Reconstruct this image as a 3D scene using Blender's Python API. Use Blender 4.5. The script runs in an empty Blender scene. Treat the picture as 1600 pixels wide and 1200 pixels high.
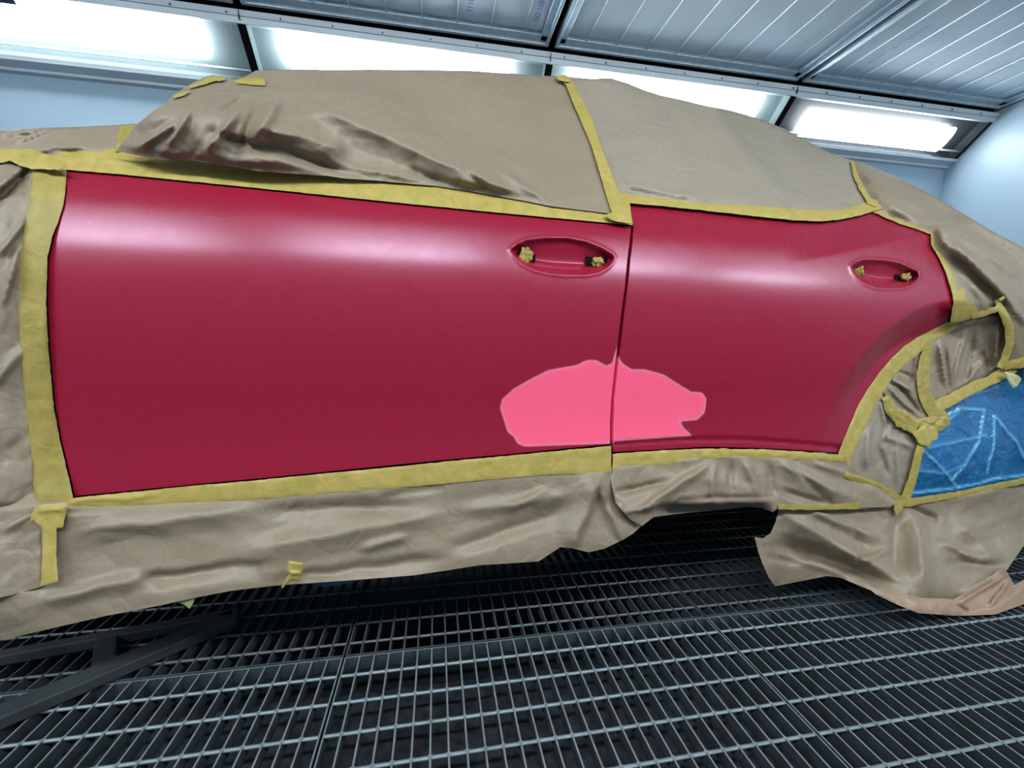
import bpy, bmesh, math, random
import numpy as np
from mathutils import Vector, Matrix
from mathutils.geometry import delaunay_2d_cdt

sc = bpy.context.scene
COL = sc.collection
rng = np.random.default_rng(7)
rad = math.radians

# ------------------------------------------------------------------ camera
FPX = 664.2
YAW, PITCH, ROLL = rad(10.115), rad(-6.243), rad(0.861)
CAM = np.array([0.0, 0.0, 0.77])
_f = np.array([math.sin(YAW) * math.cos(PITCH), math.cos(YAW) * math.cos(PITCH), math.sin(PITCH)])
_r0 = np.array([math.cos(YAW), -math.sin(YAW), 0.0])
_u0 = np.cross(_r0, _f)
_r = _r0 * math.cos(ROLL) + _u0 * math.sin(ROLL)
_u = -_r0 * math.sin(ROLL) + _u0 * math.cos(ROLL)
cam_d = bpy.data.cameras.new('camera')
cam = bpy.data.objects.new('camera', cam_d)
COL.objects.link(cam)
M = Matrix(((_r[0], _u[0], -_f[0], CAM[0]), (_r[1], _u[1], -_f[1], CAM[1]), (_r[2], _u[2], -_f[2], CAM[2]), (0, 0, 0, 1)))
cam.matrix_world = M
cam_d.sensor_fit = 'HORIZONTAL'
cam_d.sensor_width = 36.0
cam_d.lens = 36.0 * FPX / 1600.0
cam_d.clip_start = 0.02
sc.camera = cam

# ------------------------------------------------------------------ world and exposure
w = bpy.data.worlds.new('world')
sc.world = w
w.use_nodes = True
w.node_tree.nodes['Background'].inputs[0].default_value = (0.6, 0.75, 0.9, 1)
w.node_tree.nodes['Background'].inputs[1].default_value = 0.02
sc.view_settings.view_transform = 'Standard'
sc.view_settings.look = 'None'
sc.view_settings.exposure = 2.58
sc.view_settings.gamma = 1.0
sc.view_settings.use_curve_mapping = False
sc.cycles.max_bounces = 8
sc.cycles.diffuse_bounces = 5
sc.cycles.glossy_bounces = 4
sc.cycles.transmission_bounces = 4
sc.cycles.transparent_max_bounces = 8
sc.cycles.sample_clamp_indirect = 6
sc.cycles.use_denoising = True
LAMP_FAR = 5.0
LAMP_NEAR = 9.3
LAMP_COL = (0.90, 0.965, 1.0, 1)

# room: X along the car, Y across, Z up
Y_FAR, Y_NEAR = 3.5, -1.15
X_LEFT, X_RIGHT = -5.2, 4.81
Z_CEIL = 2.80

# ------------------------------------------------------------------ materials
def mat(name):
    m = bpy.data.materials.new(name)
    m.use_nodes = True
    nt = m.node_tree
    return m, nt, nt.nodes['Principled BSDF']

def node(nt, t, **kw):
    n = nt.nodes.new(t)
    for k, v in kw.items():
        if k in n.inputs.keys():
            n.inputs[k].default_value = v
        else:
            setattr(n, k, v)
    return n

def simple(name, col, rough=0.5, metal=0.0, spec=0.5, nscale=0, namp=0.12, bump=0.0, bscale=60, rot=None):
    m, nt, b = mat(name)
    b.inputs['Base Color'].default_value = (*col, 1)
    b.inputs['Roughness'].default_value = rough
    b.inputs['Metallic'].default_value = metal
    b.inputs['Specular IOR Level'].default_value = spec
    tc = node(nt, 'ShaderNodeTexCoord')
    if nscale:
        n = node(nt, 'ShaderNodeTexNoise', Scale=nscale, Detail=5.0)
        nt.links.new(tc.outputs['Object'], n.inputs['Vector'])
        r = node(nt, 'ShaderNodeValToRGB')
        r.color_ramp.elements[0].position = 0.3
        r.color_ramp.elements[1].position = 0.7
        r.color_ramp.elements[0].color = (*[c * (1 - namp) for c in col], 1)
        r.color_ramp.elements[1].color = (*[min(1, c * (1 + namp)) for c in col], 1)
        nt.links.new(n.outputs['Fac'], r.inputs['Fac'])
        nt.links.new(r.outputs['Color'], b.inputs['Base Color'])
    if bump:
        n = node(nt, 'ShaderNodeTexNoise', Scale=bscale, Detail=6.0)
        nt.links.new(tc.outputs['Object'], n.inputs['Vector'])
        bp = node(nt, 'ShaderNodeBump', Strength=bump, Distance=0.004)
        nt.links.new(n.outputs['Fac'], bp.inputs['Height'])
        nt.links.new(bp.outputs['Normal'], b.inputs['Normal'])
    return m

def paper_mat(name, col, seed=0.0, crease=0.5):
    m, nt, b = mat(name)
    b.inputs['Roughness'].default_value = 0.5
    b.inputs['Specular IOR Level'].default_value = 0.5
    tc = node(nt, 'ShaderNodeTexCoord')
    mp = node(nt, 'ShaderNodeMapping')
    mp.inputs['Location'].default_value = (seed, seed * 1.7, 0)
    nt.links.new(tc.outputs['Object'], mp.inputs['Vector'])
    n = node(nt, 'ShaderNodeTexNoise', Scale=260.0, Detail=3.0)
    n2 = node(nt, 'ShaderNodeTexNoise', Scale=5.0, Detail=3.0)
    for q in (n, n2):
        nt.links.new(mp.outputs['Vector'], q.inputs['Vector'])
    ad = node(nt, 'ShaderNodeMath', operation='ADD')
    nt.links.new(n.outputs['Fac'], ad.inputs[0]); nt.links.new(n2.outputs['Fac'], ad.inputs[1])
    mr = node(nt, 'ShaderNodeMapRange')
    mr.inputs['From Min'].default_value = 0.7; mr.inputs['From Max'].default_value = 1.3
    nt.links.new(ad.outputs[0], mr.inputs['Value'])
    mx = node(nt, 'ShaderNodeMix', data_type='RGBA')
    mx.inputs[6].default_value = (*[c * 0.9 for c in col], 1)
    mx.inputs[7].default_value = (*[c * 1.1 for c in col], 1)
    nt.links.new(mr.outputs['Result'], mx.inputs[0])
    nt.links.new(mx.outputs[2], b.inputs['Base Color'])
    # faint crinkle lines pressed into the sheet
    v = node(nt, 'ShaderNodeTexVoronoi', Scale=9.0)
    v.feature = 'DISTANCE_TO_EDGE'
    nw = node(nt, 'ShaderNodeTexNoise', Scale=6.0, Detail=4.0)
    nt.links.new(mp.outputs['Vector'], nw.inputs['Vector'])
    mm = node(nt, 'ShaderNodeVectorMath', operation='MULTIPLY_ADD')
    mm.inputs[1].default_value = (0.25, 0.25, 0.25)
    nt.links.new(nw.outputs['Color'], mm.inputs[0]); nt.links.new(mp.outputs['Vector'], mm.inputs[2])
    nt.links.new(mm.outputs[0], v.inputs['Vector'])
    m2 = node(nt, 'ShaderNodeMapRange')
    m2.inputs['From Max'].default_value = 0.25
    nt.links.new(v.outputs['Distance'], m2.inputs['Value'])
    n3 = node(nt, 'ShaderNodeTexNoise', Scale=28.0, Detail=4.0)
    nt.links.new(mp.outputs['Vector'], n3.inputs['Vector'])
    a2 = node(nt, 'ShaderNodeMath', operation='MULTIPLY_ADD')
    a2.inputs[1].default_value = 0.8
    nt.links.new(n3.outputs['Fac'], a2.inputs[0]); nt.links.new(m2.outputs['Result'], a2.inputs[2])
    bp = node(nt, 'ShaderNodeBump', Strength=crease, Distance=0.0035)
    nt.links.new(a2.outputs[0], bp.inputs['Height'])
    nt.links.new(bp.outputs['Normal'], b.inputs['Normal'])
    return m

PAPER = (0.262, 0.198, 0.138)
M_PAPER = [paper_mat('brown masking paper', PAPER, s, 0.5) for s in (0.0, 3.1, 7.7, 12.3)]
M_PAPER[1] = paper_mat('paler masking paper', (0.290, 0.235, 0.178), 3.1, 0.5)
M_PAPER_SALMON = paper_mat('pinkish kraft paper', (0.33, 0.215, 0.15), 5.0, 0.5)

def tape_mat(name, col, seed=0.0):
    m, nt, b = mat(name)
    b.inputs['Roughness'].default_value = 0.5
    b.inputs['Specular IOR Level'].default_value = 0.4
    tc = node(nt, 'ShaderNodeTexCoord')
    mp = node(nt, 'ShaderNodeMapping')
    mp.inputs['Location'].default_value = (seed, seed, seed)
    nt.links.new(tc.outputs['Object'], mp.inputs['Vector'])
    n = node(nt, 'ShaderNodeTexNoise', Scale=18.0, Detail=5.0, Distortion=1.5)
    nt.links.new(mp.outputs['Vector'], n.inputs['Vector'])
    r = node(nt, 'ShaderNodeValToRGB')
    r.color_ramp.elements[0].position = 0.32; r.color_ramp.elements[1].position = 0.68
    r.color_ramp.elements[0].color = (col[0] * .86, col[1] * .92, col[2] * .8, 1)
    r.color_ramp.elements[1].color = (col[0] * 1.16, col[1] * 1.09, col[2] * 1.3, 1)
    nt.links.new(n.outputs['Fac'], r.inputs['Fac'])
    nt.links.new(r.outputs['Color'], b.inputs['Base Color'])
    n2 = node(nt, 'ShaderNodeTexNoise', Scale=34.0, Detail=5.0, Distortion=1.0)
    nt.links.new(mp.outputs['Vector'], n2.inputs['Vector'])
    bp = node(nt, 'ShaderNodeBump', Strength=0.8, Distance=0.003)
    nt.links.new(n2.outputs['Fac'], bp.inputs['Height'])
    nt.links.new(bp.outputs['Normal'], b.inputs['Normal'])
    return m

TAPE = (0.40, 0.30, 0.072)
M_TAPE = tape_mat('yellow masking tape', TAPE)
M_TAPE2 = tape_mat('olive masking tape over paper', (0.33, 0.25, 0.058), 4.0)
M_TAPE_BACK = tape_mat('pale tape underside', (0.45, 0.42, 0.20), 2.0)

def paint_mat():
    m, nt, b = mat('satin red basecoat')
    b.inputs['Specular IOR Level'].default_value = 0.62
    b.inputs['Specular Tint'].default_value = (0.95, 0.74, 1.0, 1)
    at = node(nt, 'ShaderNodeAttribute', attribute_name='patch')
    tc = node(nt, 'ShaderNodeTexCoord')
    n = node(nt, 'ShaderNodeTexNoise', Scale=90.0, Detail=4.0)
    nt.links.new(tc.outputs['Object'], n.inputs['Vector'])
    ma = node(nt, 'ShaderNodeMath', operation='MULTIPLY_ADD')
    ma.inputs[1].default_value = 1.6; ma.inputs[2].default_value = -0.8
    nt.links.new(n.outputs['Fac'], ma.inputs[0])
    ad = node(nt, 'ShaderNodeMath', operation='ADD')
    nt.links.new(at.outputs['Fac'], ad.inputs[0]); nt.links.new(ma.outputs[0], ad.inputs[1])
    r = node(nt, 'ShaderNodeMapRange')
    r.inputs['From Min'].default_value = -1.0; r.inputs['From Max'].default_value = 1.2
    nt.links.new(ad.outputs[0], r.inputs['Value'])
    ed = node(nt, 'ShaderNodeMapRange')
    ed.inputs['From Min'].default_value = 0.5; ed.inputs['From Max'].default_value = 4.5
    nt.links.new(ad.outputs[0], ed.inputs['Value'])
    mx0 = node(nt, 'ShaderNodeMix', data_type='RGBA')
    mx0.inputs[6].default_value = (0.75, 0.20, 0.32, 1)
    mx0.inputs[7].default_value = (0.98, 0.10, 0.20, 1)
    nt.links.new(ed.outputs['Result'], mx0.inputs[0])
    mx = node(nt, 'ShaderNodeMix', data_type='RGBA')
    mx.inputs[6].default_value = (0.285, 0.007, 0.026, 1)
    nt.links.new(r.outputs['Result'], mx.inputs[0])
    nt.links.new(mx0.outputs[2], mx.inputs[7])
    nt.links.new(mx.outputs[2], b.inputs['Base Color'])
    me = node(nt, 'ShaderNodeMapRange')
    me.inputs['To Min'].default_value = 0.0; me.inputs['To Max'].default_value = 0.0
    nt.links.new(r.outputs['Result'], me.inputs['Value'])
    nt.links.new(me.outputs['Result'], b.inputs['Metallic'])
    # roughness with faint haze marks
    n2 = node(nt, 'ShaderNodeTexNoise', Scale=7.0, Detail=5.0, Distortion=2.0)
    nt.links.new(tc.outputs['Object'], n2.inputs['Vector'])
    ro = node(nt, 'ShaderNodeMapRange')
    ro.inputs['To Min'].default_value = 0.24; ro.inputs['To Max'].default_value = 0.32
    nt.links.new(n2.outputs['Fac'], ro.inputs['Value'])
    rx = node(nt, 'ShaderNodeMix', data_type='FLOAT')
    nt.links.new(r.outputs['Result'], rx.inputs[0])
    nt.links.new(ro.outputs['Result'], rx.inputs[2]); rx.inputs[3].default_value = 0.55
    nt.links.new(rx.outputs[0], b.inputs['Roughness'])
    return m

M_PAINT = paint_mat()
M_DARK = simple('dark inner panel', (0.006, 0.004, 0.005), 0.7, 0, 0.15)
M_BODY = simple('shadowed red body', (0.10, 0.004, 0.01), 0.5)
M_WALL = simple('white booth wall panel', (0.30, 0.40, 0.49), 0.4, 0, 0.5, 3, 0.03)
M_RAIL = simple('painted rail', (0.50, 0.55, 0.60), 0.4, 0.1, 0.5, 6, 0.05)
M_GALV = simple('galvanised frame', (0.42, 0.50, 0.56), 0.38, 0.55, 0.5, 25, 0.12)
M_WIRE = simple('bright wire', (0.62, 0.68, 0.72), 0.3, 0.2)
M_FILTER = simple('white filter fabric', (0.60, 0.67, 0.74), 0.9, 0, 0.2, 4, 0.06, 0.35, 14)
M_INK = simple('blue print', (0.08, 0.16, 0.42), 0.7)
M_INK2 = simple('grey print', (0.20, 0.24, 0.34), 0.7)
M_BLACK = simple('black gap', (0.004, 0.004, 0.005), 0.8, 0, 0.08)
M_GRATE = simple('pale galvanised bars', (0.19, 0.23, 0.25), 0.45, 0.15, 0.5, 30, 0.2)
M_GRATE2 = simple('darker galvanised grating', (0.075, 0.09, 0.10), 0.5, 0.15, 0.5, 30, 0.2)  # darker copy of the bar colour for the rows behind the seam
M_BAR_SIDE = simple('dark bar sides', (0.040, 0.048, 0.057), 0.7, 0.0, 0.3, 30, 0.3)
M_MAT = simple('charcoal filter mat', (0.034, 0.038, 0.045), 0.95, 0, 0.2, 40, 0.5, 1.0, 45)
M_PIT = simple('dark pit', (0.012, 0.013, 0.016), 0.9)
M_STEEL = simple('dark steel', (0.045, 0.05, 0.055), 0.6, 0.3, 0.4, 20, 0.2)
M_HOUSING = simple('lamp housing', (0.26, 0.31, 0.33), 0.35, 0.2)
M_HOUSING_DARK = simple('darkened lamp housing', (0.03, 0.034, 0.04), 0.4, 0.2)  # light falloff in the right end box painted in as a darker housing
M_SCREW = simple('screw', (0.05, 0.05, 0.06), 0.5, 0.5)
M_STICKER = simple('dark sticker', (0.03, 0.05, 0.12), 0.5)

def emit_mat(name, s):
    m = bpy.data.materials.new(name); m.use_nodes = True
    nt = m.node_tree; nt.nodes.clear()
    e = node(nt, 'ShaderNodeEmission'); e.inputs[0].default_value = LAMP_COL; e.inputs[1].default_value = s
    o = node(nt, 'ShaderNodeOutputMaterial')
    nt.links.new(e.outputs[0], o.inputs[0])
    return m
M_EMIT_FAR = emit_mat('lit diffuser', LAMP_FAR)
M_EMIT_NEAR = emit_mat('lit diffuser over camera side', LAMP_NEAR)

def glass_mat():
    m = bpy.data.materials.new('lamp glass'); m.use_nodes = True
    nt = m.node_tree; nt.nodes.clear()
    t = node(nt, 'ShaderNodeBsdfTransparent'); t.inputs[0].default_value = (0.93, 0.97, 0.96, 1)
    g = node(nt, 'ShaderNodeBsdfGlossy'); g.inputs['Roughness'].default_value = 0.05
    fr = node(nt, 'ShaderNodeFresnel'); fr.inputs[0].default_value = 1.35
    mx = node(nt, 'ShaderNodeMixShader')
    o = node(nt, 'ShaderNodeOutputMaterial')
    nt.links.new(fr.outputs[0], mx.inputs[0]); nt.links.new(t.outputs[0], mx.inputs[1]); nt.links.new(g.outputs[0], mx.inputs[2])
    nt.links.new(mx.outputs[0], o.inputs[0])
    return m
M_GLASS = glass_mat()

def film_mat():
    m, nt, b = mat('blue plastic film')
    b.inputs['Roughness'].default_value = 0.16
    b.inputs['Specular IOR Level'].default_value = 0.7
    tc = node(nt, 'ShaderNodeTexCoord')
    n0 = node(nt, 'ShaderNodeTexNoise', Scale=4.0, Detail=3.0)
    nt.links.new(tc.outputs['Object'], n0.inputs['Vector'])
    r = node(nt, 'ShaderNodeValToRGB')
    r.color_ramp.elements[0].position = 0.35; r.color_ramp.elements[0].color = (0.010, 0.085, 0.23, 1)
    r.color_ramp.elements[1].position = 0.7; r.color_ramp.elements[1].color = (0.03, 0.18, 0.40, 1)
    nt.links.new(n0.outputs['Fac'], r.inputs['Fac'])
    at = node(nt, 'ShaderNodeAttribute', attribute_name='patch')
    mx = node(nt, 'ShaderNodeMix', data_type='RGBA')
    mx.inputs[7].default_value = (0.17, 0.48, 0.75, 1)
    nt.links.new(at.outputs['Fac'], mx.inputs[0])
    nt.links.new(r.outputs['Color'], mx.inputs[6])
    nt.links.new(mx.outputs[2], b.inputs['Base Color'])
    n1 = node(nt, 'ShaderNodeTexNoise', Scale=16.0, Detail=4.0, Distortion=1.5)
    nt.links.new(tc.outputs['Object'], n1.inputs['Vector'])
    bp = node(nt, 'ShaderNodeBump', Strength=0.9, Distance=0.01)
    nt.links.new(n1.outputs['Fac'], bp.inputs['Height'])
    nt.links.new(bp.outputs['Normal'], b.inputs['Normal'])
    return m
M_FILM = film_mat()

# ------------------------------------------------------------------ generic object helpers
def link(name, verts, faces, m, parent=None, smooth=False):
    me = bpy.data.meshes.new(name)
    me.from_pydata([tuple(map(float, v)) for v in verts], [], [tuple(map(int, f)) for f in faces])
    me.update()
    if smooth:
        me.polygons.foreach_set('use_smooth', [True] * len(me.polygons))
    ob = bpy.data.objects.new(name, me)
    me.materials.append(m)
    COL.objects.link(ob)
    if parent is not None:
        ob.parent = parent
        ob.matrix_parent_inverse = parent.matrix_world.inverted()
    return ob

def tag(o, label, cat, group=None, kind=None):
    if label: o['label'] = label
    if cat: o['category'] = cat
    if group: o['group'] = group
    if kind: o['kind'] = kind
    return o

def empty(name, loc, label, cat, group=None, kind=None):
    o = bpy.data.objects.new(name, None)
    o.empty_display_size = 0.1
    o.matrix_world = Matrix.Translation(loc)
    COL.objects.link(o)
    return tag(o, label, cat, group, kind)

class MB:
    """collects simple shapes into one mesh"""
    def __init__(s): s.v = []; s.f = []
    def add(s, v, f):
        k = len(s.v); s.v += [tuple(p) for p in v]; s.f += [tuple(i + k for i in q) for q in f]; return s
    def box(s, x0, x1, y0, y1, z0, z1):
        v = [(x, y, z) for x in (x0, x1) for y in (y0, y1) for z in (z0, z1)]
        return s.add(v, [(0, 1, 3, 2), (4, 6, 7, 5), (0, 4, 5, 1), (2, 3, 7, 6), (0, 2, 6, 4), (1, 5, 7, 3)])
    def quad(s, a, b, c, d): return s.add([a, b, c, d], [(0, 1, 2, 3)])
    def prism_x(s, prof, x0, x1):
        """profile of (y, z) swept along X"""
        n = len(prof)
        v = [(x0, y, z) for y, z in prof] + [(x1, y, z) for y, z in prof]
        f = [(i, (i + 1) % n, (i + 1) % n + n, i + n) for i in range(n)] + [tuple(range(n))[::-1], tuple(range(n, 2 * n))]
        return s.add(v, f)
    def tube(s, a, b, r, n=8):
        a, b = Vector(a), Vector(b); d = (b - a).normalized()
        p = d.orthogonal().normalized(); q = d.cross(p)
        v = []
        for c in (a, b):
            for i in range(n):
                t = 2 * math.pi * i / n
                v.append(c + p * (r * math.cos(t)) + q * (r * math.sin(t)))
        return s.add(v, [(i, (i + 1) % n, (i + 1) % n + n, i + n) for i in range(n)] + [tuple(range(n))[::-1], tuple(range(n, 2 * n))])
    def build(s, name, m, parent=None, smooth=False): return link(name, s.v, s.f, m, parent, smooth)

def bevel(o, wd=0.004, seg=2):
    b = o.modifiers.new('bevel', 'BEVEL'); b.width = wd; b.segments = seg; b.limit_method = 'ANGLE'
    return o

# ------------------------------------------------------------------ the room
def struct(mb, name, m, parent=None):
    o = mb.build(name, m, parent)
    if parent is None: o['kind'] = 'structure'
    return o

ZW_FAR = 2.43
# far side: wall, lower rail, tilted lamp row, upper rail (profile points are y, z)
def side(ym, sgn, tagname, first):
    """ym: wall plane, sgn +1 for the far wall, -1 for the camera-side wall"""
    Y = lambda d: ym - sgn * d          # d = distance inward from the wall plane
    mb = MB()
    mb.box(X_LEFT, X_RIGHT, *sorted((Y(0), Y(-0.05))), -0.05, ZW_FAR)
    wall = struct(mb, 'wall_' + tagname, M_WALL)
    # lower rail, two steps
    mb = MB()
    mb.prism_x([(Y(0), 2.43), (Y(.035), 2.435), (Y(.035), 2.452), (Y(.075), 2.462), (Y(.10), 2.468), (Y(.105), 2.49), (Y(0), 2.50)], X_LEFT, X_RIGHT)
    lo = struct(mb, 'trim_%d' % first, M_RAIL)
    # upper rail
    mb = MB()
    mb.prism_x([(Y(.335), 2.705), (Y(.352), 2.70), (Y(.362), 2.735), (Y(.375), 2.765), (Y(.36), 2.775), (Y(.30), 2.775), (Y(.30), 2.72)], X_LEFT, X_RIGHT)
    up = struct(mb, 'trim_%d' % (first + 1), M_RAIL)
    # thin shadow line pressed into the upper rail, joint marks, screws
    mb = MB()
    mb.prism_x([(Y(.3615), 2.733), (Y(.3635), 2.733), (Y(.3642), 2.7355), (Y(.3622), 2.7355)], X_LEFT, X_RIGHT)
    mb.build('seam_line', M_SCREW, up)
    s0 = None
    for k in range(-16, 17):
        x = 0.8 + 0.31 * k
        xs = [x] if (k % 6) else [x]
        if not (X_LEFT + .1 < x < X_RIGHT - .05): continue
        s = MB().tube((0, Y(.366), 2.748), (0, Y(.375), 2.742), 0.0045, 8)
        if s0 is None:
            s0 = s.build('screw', M_SCREW, up); o = s0
        else:
            o = s0.copy(); COL.objects.link(o); o.parent = up
        o.location.x = x + .1
    for X in (-3.2, -1.2, 0.8, 2.8):
        mb = MB().box(X - .0012, X + .0012, *sorted((Y(.356), Y(.377))), 2.712, 2.764)
        mb.build('joint', M_SCREW, up)
    # lamp boxes: one per 2 m bay
    A = np.array([Y(.345), 2.712]); B = np.array([Y(.095), 2.487])     # glass plane (y, z), upper and lower edge
    d = (B - A) / np.linalg.norm(B - A); L = np.linalg.norm(B - A)
    nrm = np.array([sgn * abs(d[1]), abs(d[0])])                        # points out of the room, up and outward
    def P(x, t, h): q = A + d * t + nrm * h; return (x, q[0], q[1])
    return wall, P, L

def lamp_box(P, L, x0, x1, glow, m_emit, label, sgn, sticker=False):
    c = P((x0 + x1) / 2, L / 2, 0)
    t = empty('lamp_box', c, label, 'light', 'fluorescent lamp boxes')
    D = 0.08
    xa, xb = x0 + .025, x1 - .025
    # housing: open tray
    mb = MB()
    mb.quad(P(xa, 0, D), P(xb, 0, D), P(xb, L, D), P(xa, L, D))
    mb.quad(P(xa, 0, 0), P(xb, 0, 0), P(xb, 0, D), P(xa, 0, D))
    mb.quad(P(xa, L, 0), P(xb, L, 0), P(xb, L, D), P(xa, L, D))
    mb.quad(P(xa, 0, 0), P(xa, L, 0), P(xa, L, D), P(xa, 0, D))
    mb.quad(P(xb, 0, 0), P(xb, L, 0), P(xb, L, D), P(xb, 0, D))
    mb.build('housing', M_HOUSING_DARK if x0 > 2.5 and sgn > 0 else M_HOUSING, t)
    # bright reflector lip lines below the lamp
    mb = MB()
    v = [P(xa, L * .80, .004), P(xb, L * .80, .004), P(xb, L * .835, .016), P(xa, L * .835, .016), P(xa, L * .80, .03), P(xb, L * .80, .03)]
    mb.add(v, [(0, 1, 2, 3), (2, 3, 4, 5)])
    mb.build('reflector', M_WIRE, t)
    g0, g1 = glow
    tc_ = .60 if (x0 > 2.5 and sgn > 0) else .36
    mb = MB()
    n = 16
    # opal diffuser with rounded long edges
    pr = []
    for i in range(n + 1):
        a = math.pi * i / n
        pr.append((L * tc_ - math.cos(a) * L * .31, .048 - .030 * math.sin(a)))
    for i in range(n):
        mb.quad(P(g0, *pr[i]), P(g1, *pr[i]), P(g1, *pr[i + 1]), P(g0, *pr[i + 1]))
    mb.build('diffuser', m_emit, t)
    mb = MB(); mb.quad(*[P(xa, 0, 0.0), P(xb, 0, 0.0), P(xb, L, 0.0), P(xa, L, 0.0)])
    gp = mb.build('glass_pane', M_GLASS, t)
    if gp.data.polygons[0].normal.z > 0: gp.data.flip_normals()       # outer face looks into the room
    for a, b in ((x0, xa), (xb, x1)):
        MB().add([P(a, 0, -.001), P(b, 0, -.001), P(b, L, -.001), P(a, L, -.001)], [(0, 1, 2, 3)]).build('gasket', M_BLACK, t)
    if sticker:
        mb = MB(); mb.quad(P(-2.56, .02, -.002), P(-2.42, .02, -.002), P(-2.42, .06, -.002), P(-2.56, .06, -.002))
        mb.build('sticker', M_STICKER, t)
    return t

wall_back, PF, LF = side(Y_FAR, 1, 'back', 1)
wall_front, PN, LN = side(Y_NEAR, -1, 'front', 3)
names_far = {-5.2: None, -3.2: 'tilted lamp box at top left with the largest glare, beside the black divider',
             -1.2: 'tilted lamp box right above the roof paper, glow mostly hidden by the brown paper',
             0.8: 'tilted lamp box above the rear window paper, left of the last black divider',
             2.8: 'tilted lamp box against the right end wall with a grey corner, falloff painted in'}
for X0, lab in names_far.items():
    if lab is None: continue
    g = {-3.2: (-3.05, -1.50), -1.2: (-1.0, 0.52), 0.8: (1.0, 2.58), 2.8: (3.08, 4.56)}[X0]
    lamp_box(PF, LF, X0, X0 + 2.0, g, M_EMIT_FAR, lab, 1, X0 == -3.2)
for i, X0 in enumerate((-5.2, -3.2, -1.2, 0.8, 2.8)):
    g = (X0 + .30, X0 + 1.70)
    lamp_box(PN, LN, X0, X0 + 2.0 + (.01 if i == 4 else 0), g, M_EMIT_NEAR,
             'tilted lamp box on the unseen camera-side wall, lighting the red doors', -1)

mb = MB().box(X_RIGHT, X_RIGHT + .05, Y_NEAR, Y_FAR + .1, -.05, 3.1); struct(mb, 'wall_right', M_WALL)
mb = MB().box(X_LEFT - .05, X_LEFT, Y_NEAR, Y_FAR + .1, -.05, 3.1); struct(mb, 'wall_left', M_WALL)
mb = MB().box(X_LEFT, X_RIGHT, Y_NEAR - .1, Y_FAR + .1, 3.0, 3.05); struct(mb, 'ceiling', M_PIT)

# ceiling filter frames, one per bay
def text_mesh(s, size, m, parent, name='print'):
    cu = bpy.data.curves.new('t', 'FONT'); cu.body = s; cu.size = size; cu.align_x = 'LEFT'
    o = bpy.data.objects.new('t', cu); COL.objects.link(o)
    bpy.context.view_layer.update()
    me = bpy.data.meshes.new_from_object(o.evaluated_get(bpy.context.evaluated_depsgraph_get()))
    bpy.data.objects.remove(o)
    ob = bpy.data.objects.new(name, me); me.materials.clear(); me.materials.append(m)
    COL.objects.link(ob); ob.parent = parent; ob.matrix_parent_inverse = parent.matrix_world.inverted()
    return ob

YC1, YC0 = 3.125, -0.775
def ceiling_bay(x0, x1, label, sagg, prints):
    t = empty('ceiling_filter', ((x0 + x1) / 2, (YC0 + YC1) / 2, Z_CEIL), label, 'ceiling filter', 'framed ceiling filters')
    xa, xb = x0 + .022, x1 - .022
    fw = 0.085
    def chan(ax, p0, p1, q0, q1):
        # rounded lip + flat web, seen from below
        mb = MB()
        mb.box(p0, p1, q0, q1, Z_CEIL + .004, Z_CEIL + .045) if ax else mb.box(p0, p1, q0, q1, Z_CEIL + .004, Z_CEIL + .045)
        return mb
    mb = MB()
    mb.box(xa, xb, YC1 - fw, YC1, Z_CEIL + .006, Z_CEIL + .05)
    mb.box(xa, xb, YC1 - .028, YC1 - .002, Z_CEIL - .012, Z_CEIL + .02)
    mb.box(xa, xb, YC0, YC0 + fw, Z_CEIL + .006, Z_CEIL + .05)
    mb.box(xa, xb, YC0 + .002, YC0 + .028, Z_CEIL - .012, Z_CEIL + .02)
    fw2 = .07
    for a, b, c, d_ in ((xa, xa + fw2, xa + .002, xa + .026), (xb - fw2, xb, xb - .026, xb - .002)):
        mb.box(a, b, YC0 + .03, YC1 - .03, Z_CEIL + .006, Z_CEIL + .05)
        mb.box(c, d_, YC0 + .02, YC1 - .02, Z_CEIL - .010, Z_CEIL + .02)
    bevel(mb.build('filter_frame', M_GALV, t), .006, 3)
    # fabric, slightly billowing between wires
    nx, ny = 90, 120
    X = np.linspace(xa + .05, xb - .05, nx); Yv = np.linspace(YC0 + .06, YC1 - .06, ny)
    XX, YY = np.meshgrid(X, Yv, indexing='ij')
    ph = (XX - x0) / .2222
    billow = np.abs(np.sin(math.pi * ph))
    edge = np.clip(np.minimum(YC1 - .06 - YY, YY - YC0 - .06) / .12, 0, 1) * np.clip(np.minimum(XX - xa - .05, xb - .05 - XX) / .05, 0, 1)
    zz = Z_CEIL + .034 - sagg * billow * edge - .006 * edge
    zz += .004 * np.sin(YY * 19 + 2 * np.sin(XX * 5)) * edge * (sagg * 60)
    vs = np.stack([XX, YY, zz], -1).reshape(-1, 3)
    fs = [(i * ny + j, i * ny + j + 1, (i + 1) * ny + j + 1, (i + 1) * ny + j) for i in range(nx - 1) for j in range(ny - 1)]
    fab = link('filter_fabric', vs, fs, M_FILTER, t, True)
    for k in range(1, 9):
        x = x0 + .2222 * k + .008
        MB().tube((x, YC1 - .05, Z_CEIL + .012), (x, YC0 + .05, Z_CEIL + .012), .0038, 8).build('support_wire', M_WIRE, t, True)
    for (s, x, y, sz, mk) in prints:
        o = text_mesh(s, sz, mk, fab)
        # reads along -Y seen from below
        o.matrix_world = Matrix.Translation((x, y, Z_CEIL + .0155 - sagg * .7)) @ Matrix(((0, 1, 0, 0), (-1, 0, 0, 0), (0, 0, 1, 0), (0, 0, 0, 1))) @ Matrix.Rotation(math.pi, 4, 'X')
    return t

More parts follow.
